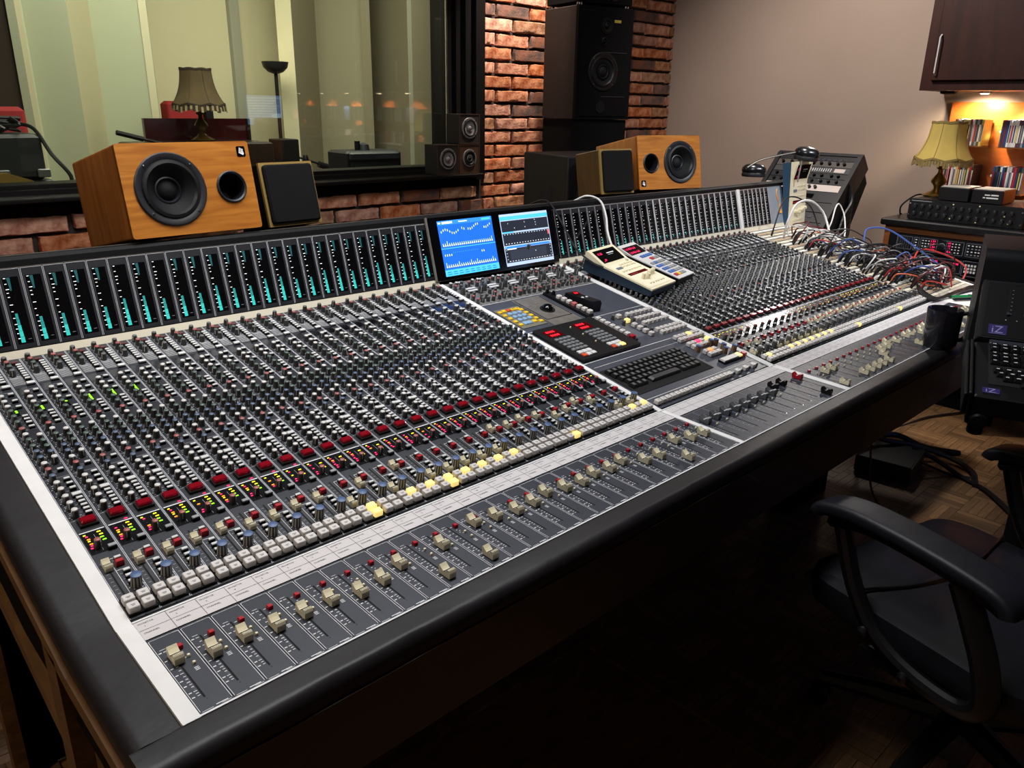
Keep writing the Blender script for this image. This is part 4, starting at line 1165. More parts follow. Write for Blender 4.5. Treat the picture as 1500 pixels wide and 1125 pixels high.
# upright twin at the far right end
remote_cream('cream remote with light blue sides standing upright at the end of the console', TR(3.162, 1.005, .288, 4, 82) @ Matrix.Diagonal((1.06, 1.06, 1.06, 1)), BLUEB)
t = thing('remote_control', 'grey remote with blue buttons and magenta digits beside the cream remote', 'remote control', MPM(1.868, .592, .0175) @ TR(0, 0, 0, 9))
hw = .054
G().prism([(-.118, 0), (-.118, .018), (.118, .036), (.118, 0)], -hw, hw, BLACK).ob('base', t)
GRP = mat('remote_grey_face', 'c6c4c2', .45)
G().prism([(-.119, .0175), (-.119, .0205), (.060, .0345), (.119, .049), (.119, .0355)], -hw, hw, GRP).ob('lid', t)
S = T((0, .060, .0348)) @ Matrix.Rotation(math.atan2(.0145, .059), 4, 'X')
g = G(); g.box(-.048, .048, .002, .046, -.001, .0008, GLOSSB)
for k in range(2): g.text('1.0 8.0 6.0', -.046, .028 - k * .021, .0014, .0165, LED['p'], None, .92)
g.ob('display', t, S)
S = T((0, -.119, .0206)) @ Matrix.Rotation(math.atan2(.014, .179), 4, 'X')
KB_ = mat('key_royal_blue', '4468a8', .4); KG_ = mat('key_mid_grey', '8a8c8e', .4); KR_ = mat('key_crimson', 'b02c38', .4)
rows = [(.160, 'BBBB', -.018), (.136, '.RGG', -.012), (.110, 'GBGGG', -.034), (.088, 'BBGGG', -.034), (.066, 'BBGGG', -.034), (.044, 'BBGGG', -.034), (.022, 'RYGG.', -.034)]
for y, s_, x0 in rows:
    for q, c in enumerate(s_):
        if c == '.': continue
        inst('button', G().stack(0, 0, [(.0078, .0068, 0), (.0070, .006, .0035)], dict(B=KB_, G=KG_, R=KR_, Y=YEL)[c], .001, 1).mesh('button'), t, S @ T((x0 + q * .0175, y, 0)))
cable('remote_cable', [(1.79, 1.12, .325), (1.804, 1.09, .341), (1.824, 1.05, .360), (1.852, 1.015, .345), (1.838, .975, .300), (1.797, .93, .255), (1.774, .885, .212), (1.757, .83, .192), (1.745, .80, .188)], .0036, WHC, 'white cable curving over the meter bridge down to the remotes', None, False, 8)
cable('remote_cable', [(1.617, 1.14, .325), (1.618, 1.11, .342), (1.619, 1.06, .358), (1.619, 1.02, .346), (1.612, .96, .29), (1.610, .90, .224), (1.612, .83, .19), (1.628, .79, .178)], .0028, mat('cable_black', '0e0e10', .45), 'black cable curving over the screen edge to the cream remote', None, False, 8)

# headphones lying over the end of the ridge
t = thing('headphones', 'black padded headphones at the far end of the meter bridge by the wall', 'headphones', T((3.0, 1.1, .36)))


def ear(x, y, z, rz, rx):
    g = G(); g.lathe([(.046, 0), (.050, .008), (.048, .020), (.040, .030), (.030, .036), (.0005, .040)], mat('headphone_black', '121318', .25), 24, None, mod=lambda k, zz: 1.1 if k % 24 in (5, 6, 7, 17, 18, 19) else 1.0)
    g.lathe([(.050, -.016), (.052, -.006), (.048, .002)], LEATHER, 24)
    g.ob('ear_cup', t, TR(x, y, z, rz, rx))


ear(.02, .02, .022, 0, 0); ear(.15, -.15, .098, 0, 8)
G().tube(smoothpath([(-.025, .03, .045), (.02, .00, .075), (.08, -.06, .098), (.13, -.12, .115), (.145, -.14, .125)], 5), [.004] * 21, mat('headband_dark', '2a2622', .4), 8, flat=2.2).ob('headband', t)
G().tube([(.105, -.155, .080), (.150, -.180, .088), (.195, -.175, .086)], .0045, mat('headphone_silver', 'd8d8dc', .25, metal=.8), 8).ob('yoke', t)
G().tube([(.105, -.155, .08), (.103, -.150, .02), (.1, -.15, -.01)], .0035, mat('headphone_silver', 'd8d8dc', .25, metal=.8), 6).ob('cord', t)

# tilted equipment rack behind the end of the desk
t = thing('equipment_rack', 'black tilted rack of audio gear between the console and the pink wall', 'equipment rack', TR(3.905, 1.255, .418, 90))
RXm = Matrix.Rotation(math.radians(-45), 4, 'X')
# local: x = along +y world (left is +), panel slopes down towards the console
ux, vv = Vector((0, -1, 0)), Vector((-.705, 0, -.705))
PM_ = Matrix(((0, -.705, -.709, 3.905), (-1, 0, 0, 1.475), (0, -.705, .705, .420), (0, 0, 0, 1)))   # u to the viewer's right, v down the slope, w out
rk = t; rk.matrix_basis = PM_
RKB = mat('rack_black', '17171a', .5)
G().box(-.012, .012, -.01, .56, -.10, .012, RKB).ob('rack_rail', rk); G().box(.428, .452, -.01, .56, -.10, .012, RKB).ob('rack_rail', rk)
G().box(-.012, .452, -.022, -.004, -.10, .006, RKB).ob('rack_top_bar', rk)
SILV = mat('rack_silver', 'c2b4ae', .4)
units = [(0, .03, RKB, 0), (.033, .040, mat('rack_brown_grey', '4a4440', .5), 1), (.076, .036, mat('rack_grey', '38373a', .5), 2), (.115, .034, RKB, 3), (.152, .034, RKB, 4), (.190, .042, SILV, 5), (.236, .065, RKB, 6), (.305, .06, RKB, 7), (.37, .06, RKB, 8), (.434, .06, RKB, 9)]
for v0, hh, m, k in units:
    u = inst('rack_unit', G().box(.013, .427, v0, v0 + hh, -.08, .004, m).mesh('rack_unit'), rk)
    rn = random.Random(k)
    if k == 2:
        for q in range(11): inst('slider', G().box(.205 + q * .012, .208 + q * .012, v0 + .008, v0 + .028, .004, .007, PRINT).mesh('slider'), u)
        inst('label_plate', G().box(.345, .40, v0 + .006, v0 + .030, .004, .005, SILV).mesh('label_plate'), u)
    elif k in (1, 3, 4, 5):
        for q in range(9 if k != 5 else 7):
            xx = .05 + q * .042 + rn.uniform(-.006, .006)
            inst('knob', G().lathe([(.0085, .004), (.0075, .018), (.0005, .018)], BLACK if k != 5 else RKB, 12, T((xx, v0 + hh / 2, 0)), cap0=False).mesh('knob'), u)
        for q in range(4): inst('indicator', G().box(.08 + q * .07, .085 + q * .07, v0 + .006, v0 + .009, .004, .006, LED['w'] if k == 5 else PRINT).mesh('indicator'), u)
    elif k == 6: inst('display', G().box(.24, .31, v0 + .018, v0 + .044, .004, .007, GLOSSB).mesh('display'), u)
    elif k == 7: inst('maker_mark', G().text('XT', .235, v0 + .038, .0045, -.022, PRINT, None, -1.0).mesh('maker_mark'), u)
    else:
        for q in range(6): inst('button', G().box(.19 + q * .03, .21 + q * .03, v0 + .02, v0 + .034, .004, .007, mat('slate_grey', '30323a', .4)).mesh('button'), u)
g = G(); g.prism([(.0, -.012), (.02, -.16), (.56, -.30), (.56, -.02)], .435, .45, MATTE, 'x'); g.ob('side_cheek', rk)
G().tube([(.22, .25, -.16), (.22, .25 + .5, -.66)], .025, RKB, 10).ob('stand_post', rk)
st_ = thing('rack_stand', 'black stand base under the tilted rack', 'stand', T((3.75, 1.255, FL)))
G().rbox(-.2, .2, -.2, .2, 0, .03, RKB, .004).ob('foot_plate', st_); G().tube([(0, 0, .03), (0, 0, .62)], .03, RKB, 12).ob('column', st_)
for k in range(7): cable('rack_cable', [(3.80 + .008 * k, 1.02, .30 - .03 * k), (3.80, 1.0, .22 - .03 * k), (3.74 - .01 * k, 1.005, .14 - .02 * k), (3.72, 1.0, .02 - .02 * k)], .008, mat('cable_black', '0e0e10', .45), 'black cable bundle hanging off the side of the tilted rack', 'cables on the tilted rack', False, 5)

# mug
t = thing('coffee_mug', 'large black mug standing on the front edge of the console', 'mug', T((2.185, -.012, -.0004)))
MUGB = mat('mug_black', '131218', .16, coat=.4)
G().lathe([(.040, 0), (.044, .004), (.046, .02), (.0475, .112), (.0465, .1145), (.0445, .112), (.043, .02), (.001, .012)], MUGB, 36, cap1=False).ob('cup', t)
G().lathe([(.0438, .085), (.001, .0852)], mat('coffee', '140c07', .1), 24, cap0=False).ob('coffee', t)
G().tube(smoothpath([(.0455, 0, .098), (.066, 0, .100), (.080, 0, .078), (.078, 0, .048), (.062, 0, .024), (.0440, 0, .022)], 5), .0062, MUGB, 10).ob('handle', t, Matrix.Rotation(math.radians(-46), 4, 'Z'))
# ================================================================== REMOTE CONTROLLER UNIT at right, on its stand
IZM = TR(1.637, -.266, .054, -71)
IZB = mat('controller_black', '0a0b0d', .5, spec=.3); IZD = mat('controller_panel', '060708', .6, spec=.2)
BADGE = mat('badge_purple', '332b66', .35); BADGET = mat('badge_lettering', '8d88b8', .4)
t = thing('recorder_remote', 'black recorder remote with keyboard and small purple badges, right of the mug', 'recorder remote', IZM)
TI = Matrix.Rotation(math.radians(12.7), 4, 'X')
dk = inst('keyboard_deck', G().rbox(0, .46, 0, .268, -.052, 0, IZB, .004).mesh('keyboard_deck'), t, TI)
for k in range(2): inst('side_ridge', G().rbox(-.018 + k * .009, -.011 + k * .009, -.004, .262, -.05, .004 + .004 * k, IZB, .002).mesh('side_ridge'), t, TI)
inst('key_well', G().box(.029, .45, .058, .256, 0, .0012, SLOT).mesh('key_well'), dk)
for r in range(8):
    y = (.243, .226, .198, .181, .158, .118, .100, .082)[r]; x0 = (.042, .042, .042, .042, .042, .048, .054, .066)[r]
    for k in range(16):
        if r > 4 and k > 12: continue
        px = x0 + k * .0208 + (.012 if r < 5 and k > 12 else 0)
        g = G().stack(0, 0, [(.0096, .0080, 0), (.0094, .0078, .004), (.0068, .0056, .0098)], KEYK, .0008, 1)
        g.quad(-.0045, .002 + .002 * (k % 2), -.002, .0012, .0101, LED['w'] if False else PRINT)
        inst('key', g.mesh('key'), dk, T((px, y, .0012)))
inst('space_bar', G().stack(0, 0, [(.085, .0085, 0), (.083, .008, .004), (.080, .006, .009)], KEYK, .001, 1).mesh('space_bar'), dk, T((.175, .064, .0012)))


def badge(par, M, k=1.0):
    g = G(); g.box(-.019 * k, .019 * k, -.0125 * k, .0125 * k, 0, .0014, BADGE); g.text('iZ', -.0135 * k, -.0088 * k, .0016, .026 * k, BADGET, None, 1.1)
    g.quad(-.017 * k, .017 * k, -.0115 * k, -.0108 * k, .0016, BADGET)
    return inst('badge', g.mesh('badge'), par, M)


badge(dk, T((.034, .028, 0)), .9)
# upright display part leaning back
UP = T((0, .268, .060)) @ Matrix.Rotation(math.radians(50), 4, 'X')
up = inst('display_panel', G().rbox(0.0, .46, .005, .175, -.045, 0, IZB, .005).mesh('display_panel'), t, UP)
inst('screen', G().box(.012, .45, .014, .166, 0, .0012, IZD).mesh('screen'), up)
badge(up, T((.045, .034, .0012)), 1.05)
for k in range(10):
    inst('meter_column', G().box(.060 + k * .036, .064 + k * .036, .075, .150, .0012, .0018, SLOT).mesh('meter_column'), up)
    g = G()
    for q in range(7): g.quad(.0655 + k * .036, .069 + k * .036, .08 + q * .011, .0812 + q * .011, .002, DPRINT)
    g.stack(.062 + k * .036, .079, [(.003, .004, .0012), (.0026, .0034, .006)], mat('slate_grey', '30323a', .4))
    inst('fader', g.mesh('fader'), up)
for k in range(16): inst('indicator', G().box(.058 + k * .0235, .0605 + k * .0235, .062, .0635, .0012, .0022, PRINT).mesh('indicator'), up)
inst('hinge_strip', G().rbox(.03, .44, .248, .268, .000, .010, mat('slate_grey', '30323a', .4), .002).mesh('hinge_strip'), t, TI)
G().rbox(-.004, .05, .01, .06, -.085, -.05, IZB, .004).ob('bracket', t, TI)
G().lathe([(.020, 0), (.020, .012), (.016, .016), (.002, .017)], BLACK, 16, T((.022, .012, -.066)) @ FY).ob('clamp_knob', t, TI)
G().tube([(.022, .035, -.08), (.022, .035, -.115)], .017, IZB, 12).ob('clamp_post', t, TI)
G().tube([(.36, .2, -.02), (.40, .22, FL - .02)], .022, BLACK, 12).ob('stand_post', t)
G().rbox(.25, .55, .05, .40, FL - .054, FL - .024, BLACK, .005).ob('stand_base', t)
n_ = thing('sticky_note', 'lime green sticky note on the recorder remote above its keys', 'note', IZM @ TI @ T((.128, .250, .0115)) @ Matrix.Rotation(.25, 4, 'X'))
G().box(-.018, .06, -.012, .012, 0, .0006, mat('sticky_lime', 'b8e020', .6)).ob('paper', n_)
t = thing('equipment_case', 'black steel case with rounded top edge and a strap, behind the recorder remote', 'case', IZM @ T((0, .425, -.054)))
CS = mat('case_black', '111316', .42, spec=.4)
prof = [(0, .0), (0, .285)] + [(.030 - .030 * math.cos(a), .285 + .030 * math.sin(a)) for a in [PI / 2 * k / 6 for k in range(1, 7)]] + [(.19, .33), (.20, .32), (.20, 0)]
G().prism(prof, -.004, .46, CS, smooth=True).ob('body', t)
sp = [(-.0015, .255)] + [(p[0] - .0015, p[1] + .001) for p in prof[1:9]] + [(.19, .332)]
for i in range(1): G().rings([[(.130, y, z), (.150, y, z), (.150, y + .001, z - .0006), (.130, y + .001, z - .0006)] for y, z in sp], BLACK, False).ob('strap', t)
for x, z in ((.128, .225), (.012, .12), (.30, .225)): G().lathe([(.0075, 0), (.0068, .0026), (.002, .004)], CHROME, 12, T((x, -.0005, z)) @ FY).ob('screw', t)
G().tube([(.20, .06, .317), (.20, .08, .332), (.26, .10, .333), (.32, .08, .332)], .006, CS, 8).ob('handle', t)
st_ = thing('controller_stand', 'black pedestal carrying the steel case behind the recorder remote', 'stand', IZM @ T((.23, .55, FL - .054)))
G().tube([(0, 0, .02), (0, 0, -FL - .002)], .03, BLACK, 12).ob('column', st_); G().rbox(-.15, .15, -.09, .09, 0, .02, BLACK, .004).ob('base', st_)

# ================================================================== RIGHT WALL: equipment desk, lamp, CD racks, cabinet
XD = 3.70
TOPM = mat('desk_black_top', '0e0e11', .28)
DW = wood('desk_cherry', '6a3a18', '8a5026', (9, 1.0, 9), .4, .2)
t = thing('equipment_desk', 'black topped wooden desk with rack gear under the table lamp', 'desk', T((0, 0, 0)))
G().rbox(XD, 4.39, -1.6, .806, .134, .166, TOPM, .006).ob('desk_top', t)
G().box(XD + .02, 4.38, .758, .785, FL, .134, DW).ob('side_panel', t)
G().box(XD + .02, 4.38, .19, .217, FL, .134, DW).ob('side_panel', t)
G().box(XD + .02, XD + .045, .217, .758, .104, .134, DW).ob('front_rail', t)
G().box(XD + .02, 4.38, -1.5, -1.47, FL, .134, DW).ob('side_panel', t)
G().box(4.0, 4.02, .217, .758, FL, .134, MATTE).ob('back_panel', t)
RKP = mat('rack_face_black', '0f1014', .35)
LINE = mat('rack_line', '8a8c96', .5)


def rackmat(z): return Matrix(((0, 0, -1, XD + .012), (-1, 0, 0, .752), (0, 1, 0, z), (0, 0, 0, 1)))    # u right, v up, w towards the room


def frame(g, a, b, c, d, z=.0008, w_=.0012):
    g.quad(a, b, c, c + w_, z, LINE); g.quad(a, b, d - w_, d, z, LINE); g.quad(a, a + w_, c, d, z, LINE); g.quad(b - w_, b, c, d, z, LINE)


t = thing('rack_processor', 'black rack processor with two columns of red digits, upper one in the desk', 'rack unit', rackmat(.022))
g = G(); g.box(0, .483, 0, .078, -.25, 0, RKP)
for a, b in ((.035, .105), (.112, .135), (.142, .330), (.340, .405)): frame(g, a, b, .010, .070)
frame(g, .215, .258, .010, .070)
for k in range(6): g.quad(.040 + k * .010, .0406 + k * .010, .014, .066, .0006, LINE)
g.ob('front_panel', t)
for x in (.150, .163, .176, .280, .294, .308): 
    for r in range(4): inst('button', G().box(x, x + .006, .018 + r * .013, .022 + r * .013, 0, .003, PRINT).mesh('button'), t)
for x in (.347, .363, .379, .392):
    for r in range(4): inst('button', G().box(x, x + .007, .017 + r * .0135, .0215 + r * .0135, 0, .003, PRINT if r % 2 else DPRINT).mesh('button'), t)
for r in range(4):
    inst('button', G().box(.119, .126, .018 + r * .013, .022 + r * .013, 0, .003, PRINT).mesh('button'), t)
    inst('digits', G().text('1.%d0' % (r + 2), .186, .0165 + r * .0132, .001, .0135, LED['p']).mesh('digits'), t)
    inst('digits', G().text(('8.4', '11', '15', '60')[r], .262, .0165 + r * .0132, .001, .0135, LED['p']).mesh('digits'), t)
inst('dial', G().lathe([(.0145, 0), (.0125, .014), (.0005, .014)], BLACK, 24, T((.237, .040, 0))).lathe([(.0165, 0), (.0165, .0015), (.0140, .0015)], LINE, 24, T((.237, .040, 0)), cap1=False).mesh('dial'), t)
t = thing('rack_processor', 'black rack processor with a white keypad, lower one in the desk', 'rack unit', rackmat(-.062))
g = G(); g.box(0, .483, 0, .078, -.25, 0, RKP); frame(g, .20, .335, .012, .072); frame(g, .340, .405, .006, .074); frame(g, .41, .432, .006, .074); g.ob('front_panel', t)
for r in range(3):
    for c in range(4): inst('button', G().box(.350 + c * .013, .358 + c * .013, .022 + r * .0145, .031 + r * .0145, 0, .004, SWTOP).mesh('button'), t)
for x, s_ in ((.205, '-2.75'), (.292, '88.88')): inst('digits', G().text(s_, x, .050, .001, .014, LED['p']).mesh('digits'), t)
inst('power_light', G().box(.418, .426, .014, .021, 0, .004, LED['p']).mesh('power_light'), t)
# gear standing on the desk
t = thing('rack_unit_black', 'black rack equaliser on the desk with the table lamp standing on it', 'rack unit', Matrix(((0, 0, -1, XD + .075), (-1, 0, 0, .713), (0, 1, 0, .167), (0, 0, 0, 1))))
g = G(); g.box(.004, .483, .0, .094, -.36, 0, RKP); g.box(0.0, .487, .003, .092, 0, .004, RKP); g.ob('casing', t)
for k in range(26):
    a, b = .03 + (k % 13) * .034, .028 + (k // 13) * .036
    inst('knob', G().lathe([(.0105, .004), (.0090, .017), (.0005, .017)], mat('knob_dark', '1c1c20', .3), 12, T((a, b, 0)), cap0=False).box(a - .0006, a + .0006, b + .002, b + .009, .0171, .0174, DPRINT).mesh('knob'), t)
for a, b in ((.195, .082), (.19, .018), (.305, .084), (.30, .012), (.41, .05), (.43, .02), (.40, .02)): inst('indicator', G().lathe([(.0034, .004), (.0028, .007)], mat('cream_light', 'd0cc98', .4, emit=.25), 8, T((a, b, 0))).mesh('indicator'), t)
for a in (.006, .478):
    for b in (.02, .072): inst('rack_screw', G().lathe([(.0045, .004), (.0036, .0065)], CHROME, 8, T((a, b, 0))).mesh('rack_screw'), t)
inst('title_strip', G().box(.01, .10, .084, .087, .004, .005, DPRINT).mesh('title_strip'), t)
t = thing('meter_unit', 'black double meter unit at the end of the row on the desk', 'meter unit', Matrix(((0, 0, -1, XD + .07), (-1, 0, 0, .215), (0, 1, 0, .167), (0, 0, 0, 1))))
G().box(0, .22, 0, .10, -.2, 0, RKP).ob('casing', t)
for k in range(2): inst('meter', G().box(.015, .10, .008 + k * .045, .046 + k * .045, 0, .003, mat('slate_grey', '30323a', .4)).mesh('meter'), t)
for k, (x, m, lb) in enumerate(((.602, BLACK, 'black box with pale lid on the rack equaliser, next to the lamp'), (.462, BLACK, 'black box with white lettering and pale lid on the rack equaliser'))):
    t = thing('small_speaker_box', lb, 'box', T((3.785, x - .135, .263)))
    G().rbox(0, .18, 0, .128, 0, .060, BLACK, .003).ob('casing', t)
    G().box(.004, .176, .004, .124, .0602, .0625, mat('lid_grey', 'a8a6a2', .5)).ob('lid', t)
    if k: G().quad(.030, .052, .036, .041, .0006, PRINT).quad(.056, .086, .036, .042, .0006, PRINT).quad(.024, .034, .024, .029, .0006, PRINT).quad(.038, .086, .023, .029, .0006, PRINT).ob('lettering', t, Matrix(((0, 0, -1, 0), (-1, 0, 0, .105), (0, 1, 0, 0), (0, 0, 0, 1))))
t = thing('black_box', 'black box with pale top at the frame edge on the desk', 'box', T((3.79, .09, .268)))
G().rbox(0, .2, 0, .15, 0, .055, BLACK, .003).ob('casing', t); G().box(.004, .196, .004, .146, .0552, .0575, mat('lid_grey', 'a8a6a2', .5)).ob('lid', t)

SHADE = mat('lamp_shade', 'b09a4c', .85, noise=(30, 'a8904a', .6))
SHADEE = mat('shade_braid', '7c6836', .8)
FRINGE = mat('shade_fringe', '8e7c50', .9, noise=(90, '6c5c38', .4))


def table_lamp(label, M, k, m, mb=BRASS, fr=FRINGE, ed=SHADEE, glowm=None):
    t = thing('table_lamp', label, 'lamp', M @ Matrix.Diagonal((k, k, k, 1)))
    G().lathe([(.062, 0), (.066, .006), (.050, .016), (.030, .024), (.018, .036), (.020, .050), (.034, .066), (.036, .076), (.022, .098), (.012, .112), (.011, .128), (.022, .136), (.012, .146), (.010, .24)], mb, 24).ob('base', t)
    N = 32
    def md(q, z): return 1 + .03 * math.cos(q * 2 * PI / 4)
    rs = []
    for j in range(9):
        u = j / 8; z = .352 - .172 * u; r = .080 + .030 * u + .026 * u ** 3 - .006 * math.sin(u * PI)
        rs.append([(r * (1 - .05 * (1 - abs((q % 4) - 2) / 2)) * math.cos(2 * PI * q / N), r * (1 - .05 * (1 - abs((q % 4) - 2) / 2)) * math.sin(2 * PI * q / N), z - (.012 * u * (1 - abs((q % 4) - 2) / 2) - .004 if j == 8 else 0)) for q in range(N)])
    g = G(); g.rings(rs, m, True, None, False, False); g.rings([[(x * .985, y * .985, z) for x, y, z in r] for r in rs][::-1], m, True, None, False, False)
    sh = g.ob('shade', t)
    G().rings([[(x * c, y * c, rs[0][0][2] + dz + .004 * abs(math.cos(2 * PI * q / N * 4))) for q, (x, y, _) in enumerate(rs[0])] for c, dz in ((1.03, -.008), (1.03, .002), (.97, .002), (.97, -.008))], ed, False, close=True).ob('top_braid', sh)
    G().rings([[(x * c, y * c, z + dz) for x, y, z in rs[8]] for c, dz in ((1.012, .006), (1.018, -.004), (.99, -.004))], ed, False, None, False, False).ob('lower_braid', sh)
    for q in range(0, N, 4): G().tube([tuple(Vector(r[q]) * 1.005) for r in rs], .0011, ed, 5).ob('rib', sh)
    g = G()
    for q in range(N * 2):
        a = 2 * PI * q / (N * 2); r = .134; x, y = r * math.cos(a), r * math.sin(a); z = rs[8][q // 2][2] - .003
        tx, ty = -math.sin(a) * .0056, math.cos(a) * .0056; ln = .026 + .004 * math.sin(q * 2.1)
        g.add([(x - tx, y - ty, z), (x + tx, y + ty, z), (x * 1.03 + tx, y * 1.03 + ty, z - ln), (x * 1.03 - tx, y * 1.03 - ty, z - ln), (x * .97 - tx, y * .97 - ty, z), (x * .97 + tx, y * .97 + ty, z), (x + tx, y + ty, z - ln), (x - tx, y - ty, z - ln)],
              [(0, 1, 2, 3), (4, 7, 6, 5), (3, 2, 6, 7)], fr if q % 2 else ed)
    g.ob('fringe', sh)
    return t


table_lamp('table lamp with fringed yellow shade and brass foot on the desk gear', TR(3.965, .665, .2625), .97, SHADE)
cable('lamp_cord', [(3.96, .715, .266), (3.92, .745, .262), (3.88, .785, .215), (3.90, .795, .175), (3.93, .80, .168)], .004, BLACK, 'black cord from the yellow lamp down to the desk top', None, False)

# orange panel with CDs
PANO = wood('orange_panel', 'a8501c', 'c4682a', (6, 1.2, 6), .35, .2)
t = thing('cd_wall_panel', 'orange veneered wall panel holding rows of discs', 'wall panel', T((0, 0, 0)))
G().box(4.376, 4.399, -2.4, .806, .05, .70, PANO).ob('panel', t)
for y, z in ((.545, .562), (.545, .352), (.13, .562), (.13, .352)):
    G().tube([(4.375, y, z), (4.33, y, z)], .006, PRINT, 10).ob('peg', t)
rcd = random.Random(5)
CDC = [mat('cd_' + h, h, .25) for h in ('d8d8d6', '17171a', '4a4c52', '8a8a8c', 'b03040', '2c4a7a', 'c8b85a', 'e8e6e0', '3c3030', '6a3848', '202428', 'c8c8c8')]
CDN = ['white', 'black', 'charcoal', 'grey', 'red', 'blue', 'mustard', 'pale', 'brown', 'plum', 'black', 'silver']
for (y0, z0, n, nm) in ((.735, .494, 13, 'upper row beside the lamp shade'), (.520, .494, 12, 'upper row at the frame edge'), (.752, .277, 14, 'lower row behind the lamp'), (.520, .277, 13, 'lower row at the frame edge')):
    sh = thing('cd_shelf', 'slim wall shelf under the discs of the ' + nm, 'shelf', T((4.31, y0, z0)))
    G().box(-.072, .066, -.145, .0, -.006, -.001, DW).ob('board', sh)
    y = y0 - .002
    for k in range(n):
        d = .0098
        ci = rcd.randrange(12); g = G(); g.box(-.070, .055, -d, 0, 0, .1245 + rcd.uniform(-.002, .002), CDC[ci]); g.box(-.0704, -.070, -d + .002, -.002, .02, .10, CDC[rcd.randrange(12)])
        o = thing('disc_case', 'slim ' + CDN[ci] + ' disc case standing in the ' + nm, 'disc case', T((4.31 + rcd.uniform(-.003, .003), y, z0)), CDN[ci] + ' disc cases in the ' + nm)
        g.ob('case', o)
        y -= d + .0006
# further discs along the wall, seen reflected in the window
for k in range(7):
    y0 = .02 - k * .34
    for z0 in (.494, .277):
        sh = thing('cd_shelf', 'wall shelf of discs that shows only mirrored in the window', 'shelf', T((4.31, y0, z0)), 'mirrored disc shelves')
        G().box(-.072, .066, -.25, .0, -.006, -.001, DW).ob('board', sh)
        g = G(); y = -.002
        for q in range(23): g.box(-.07, .055, y - .0098, y, 0, .124, CDC[rcd.randrange(12)]); y -= .0104
        inst('disc_cases', g.mesh('disc_cases'), sh, None, kind='stuff')
# wall cabinet with spotlight under it
CABW = wood('cabinet_mahogany', '220a05', '301008', (5, 5, .8), .55, 0)
CABW.node_tree.nodes['Principled BSDF'].inputs['Specular IOR Level'].default_value = .2
t = thing('wall_cabinet', 'dark red-brown wall cabinet hanging above the discs', 'cabinet', T((0, 0, 0)))
G().box(4.07, 4.399, -2.4, .870, .748, 1.75, CABW).ob('carcass', t)
for k in range(5):
    d = inst('door', G().rbox(4.050, 4.069, .826 - (k + 1) * .62, .826 - k * .62 - .006, .792, 1.74, CABW, .003).mesh('door'), t)
    yy = .800 - k * .62
    G().tube([(4.046, yy, .815), (4.030, yy, .825), (4.030, yy, .985), (4.046, yy, .995)], .0040, mat('handle_gleam', 'd0d0d2', .35, metal=.3), 8).ob('door_handle', d)  # bright chrome reflection put into the pale handle colour
for y in (.63, .29, -.1, -.54, -1.09, -1.55, -2.0):
    yy = y + (.0 if y > .5 else .12)
    s_ = inst('downlight', G().lathe([(.030, 0), (.030, -.008), (.022, -.010), (.022, -.004)], CHROME, 20, T((4.26, yy, .748)), cap1=False).mesh('downlight'), t)
    G().lathe([(.021, -.0085), (.015, -.013), (.0005, -.0145)], glow('lamp_lens', 'ffe8c0', 14), 16, T((4.26, yy, .748))).ob('lens', s_)
    light('downlight', 'SPOT', (4.27, yy, .722), (4.38, yy, .36), 20.0 if y > .5 else 60.0, (1, .82, .56), .02, 158 if y > .5 else 96, .6)
G().lathe([(.040, 0), (.038, -.012), (.02, -.016)], MATTE, 20, T((4.2, .775, .748))).ob('lamp_housing', t)

# ================================================================== CHAIR
t = thing('office_chair', 'black leather office chair with padded loop armrests in front of the console', 'chair', TR(1.52, -.41, FL, -15))
CL = mat('chair_leather', '131318', .5, spec=.3, noise=(12, '18181f', .5), bump=(25, .25)); CF = mat('chair_plastic', '0b0b0d', .4)
ZS = -FL - .335    # seat top above floor


def cushion(name, x0, x1, y0, y1, z, th, m, r=.05, crown=.012):
    g = G(); hx, hy = (x1 - x0) / 2, (y1 - y0) / 2; lv = []
    for a, q in ((-.85, .0), (-1, .0), (-1, .0), (-.97, 0), (-.88, 0), (-.66, 0), (-.33, 0)): pass
    g.stack((x0 + x1) / 2, (y0 + y1) / 2, [(hx - .03, hy - .03, z - th), (hx - .004, hy - .004, z - th * .75), (hx, hy, z - th * .45), (hx - .006, hy - .006, z - .012), (hx - .022, hy - .022, z - .002), (hx * .66, hy * .66, z + crown * .7), (hx * .3, hy * .3, z + crown)], m, r, 5, smooth=True)
    return g.ob(name, t)


cushion('seat', -.275, .275, -.25, .275, ZS, .09, CL, .07)
cushion('seat_front_panel', -.262, .262, .05, .282, ZS + .004, .085, CL, .06)
g = G(); g.tube(smoothpath([(-.262, .135, ZS + .003), (-.235, .125, ZS + .009), (-.15, .085, ZS + .0145), (-.04, .065, ZS + .0185), (.08, .078, ZS + .0175), (.15, .095, ZS + .0145), (.235, .118, ZS + .009), (.262, .126, ZS + .003)], 6), .0034, CF, 6); g.ob('seat_seam', t)
g = G(); g.tube(smoothpath([(-.266, .262, ZS - .024), (0, .283, ZS - .022), (.266, .262, ZS - .024)], 6), .0035, CL, 6); g.ob('seat_piping', t)
bk = G(); rs = []
for j in range(9):
    u = j / 8; z = ZS + .02 + .62 * u; y = -.235 - .10 * u; w2 = .245 + .03 * math.sin(u * PI) - .05 * u ** 4; d2 = .045 + .02 * math.sin(u * PI)
    rs.append([(x * 1, y + yy, z) for x, yy in ringrect(w2, d2, .04, 4)])
bk.rings(rs, CL, True).ob('backrest', t)
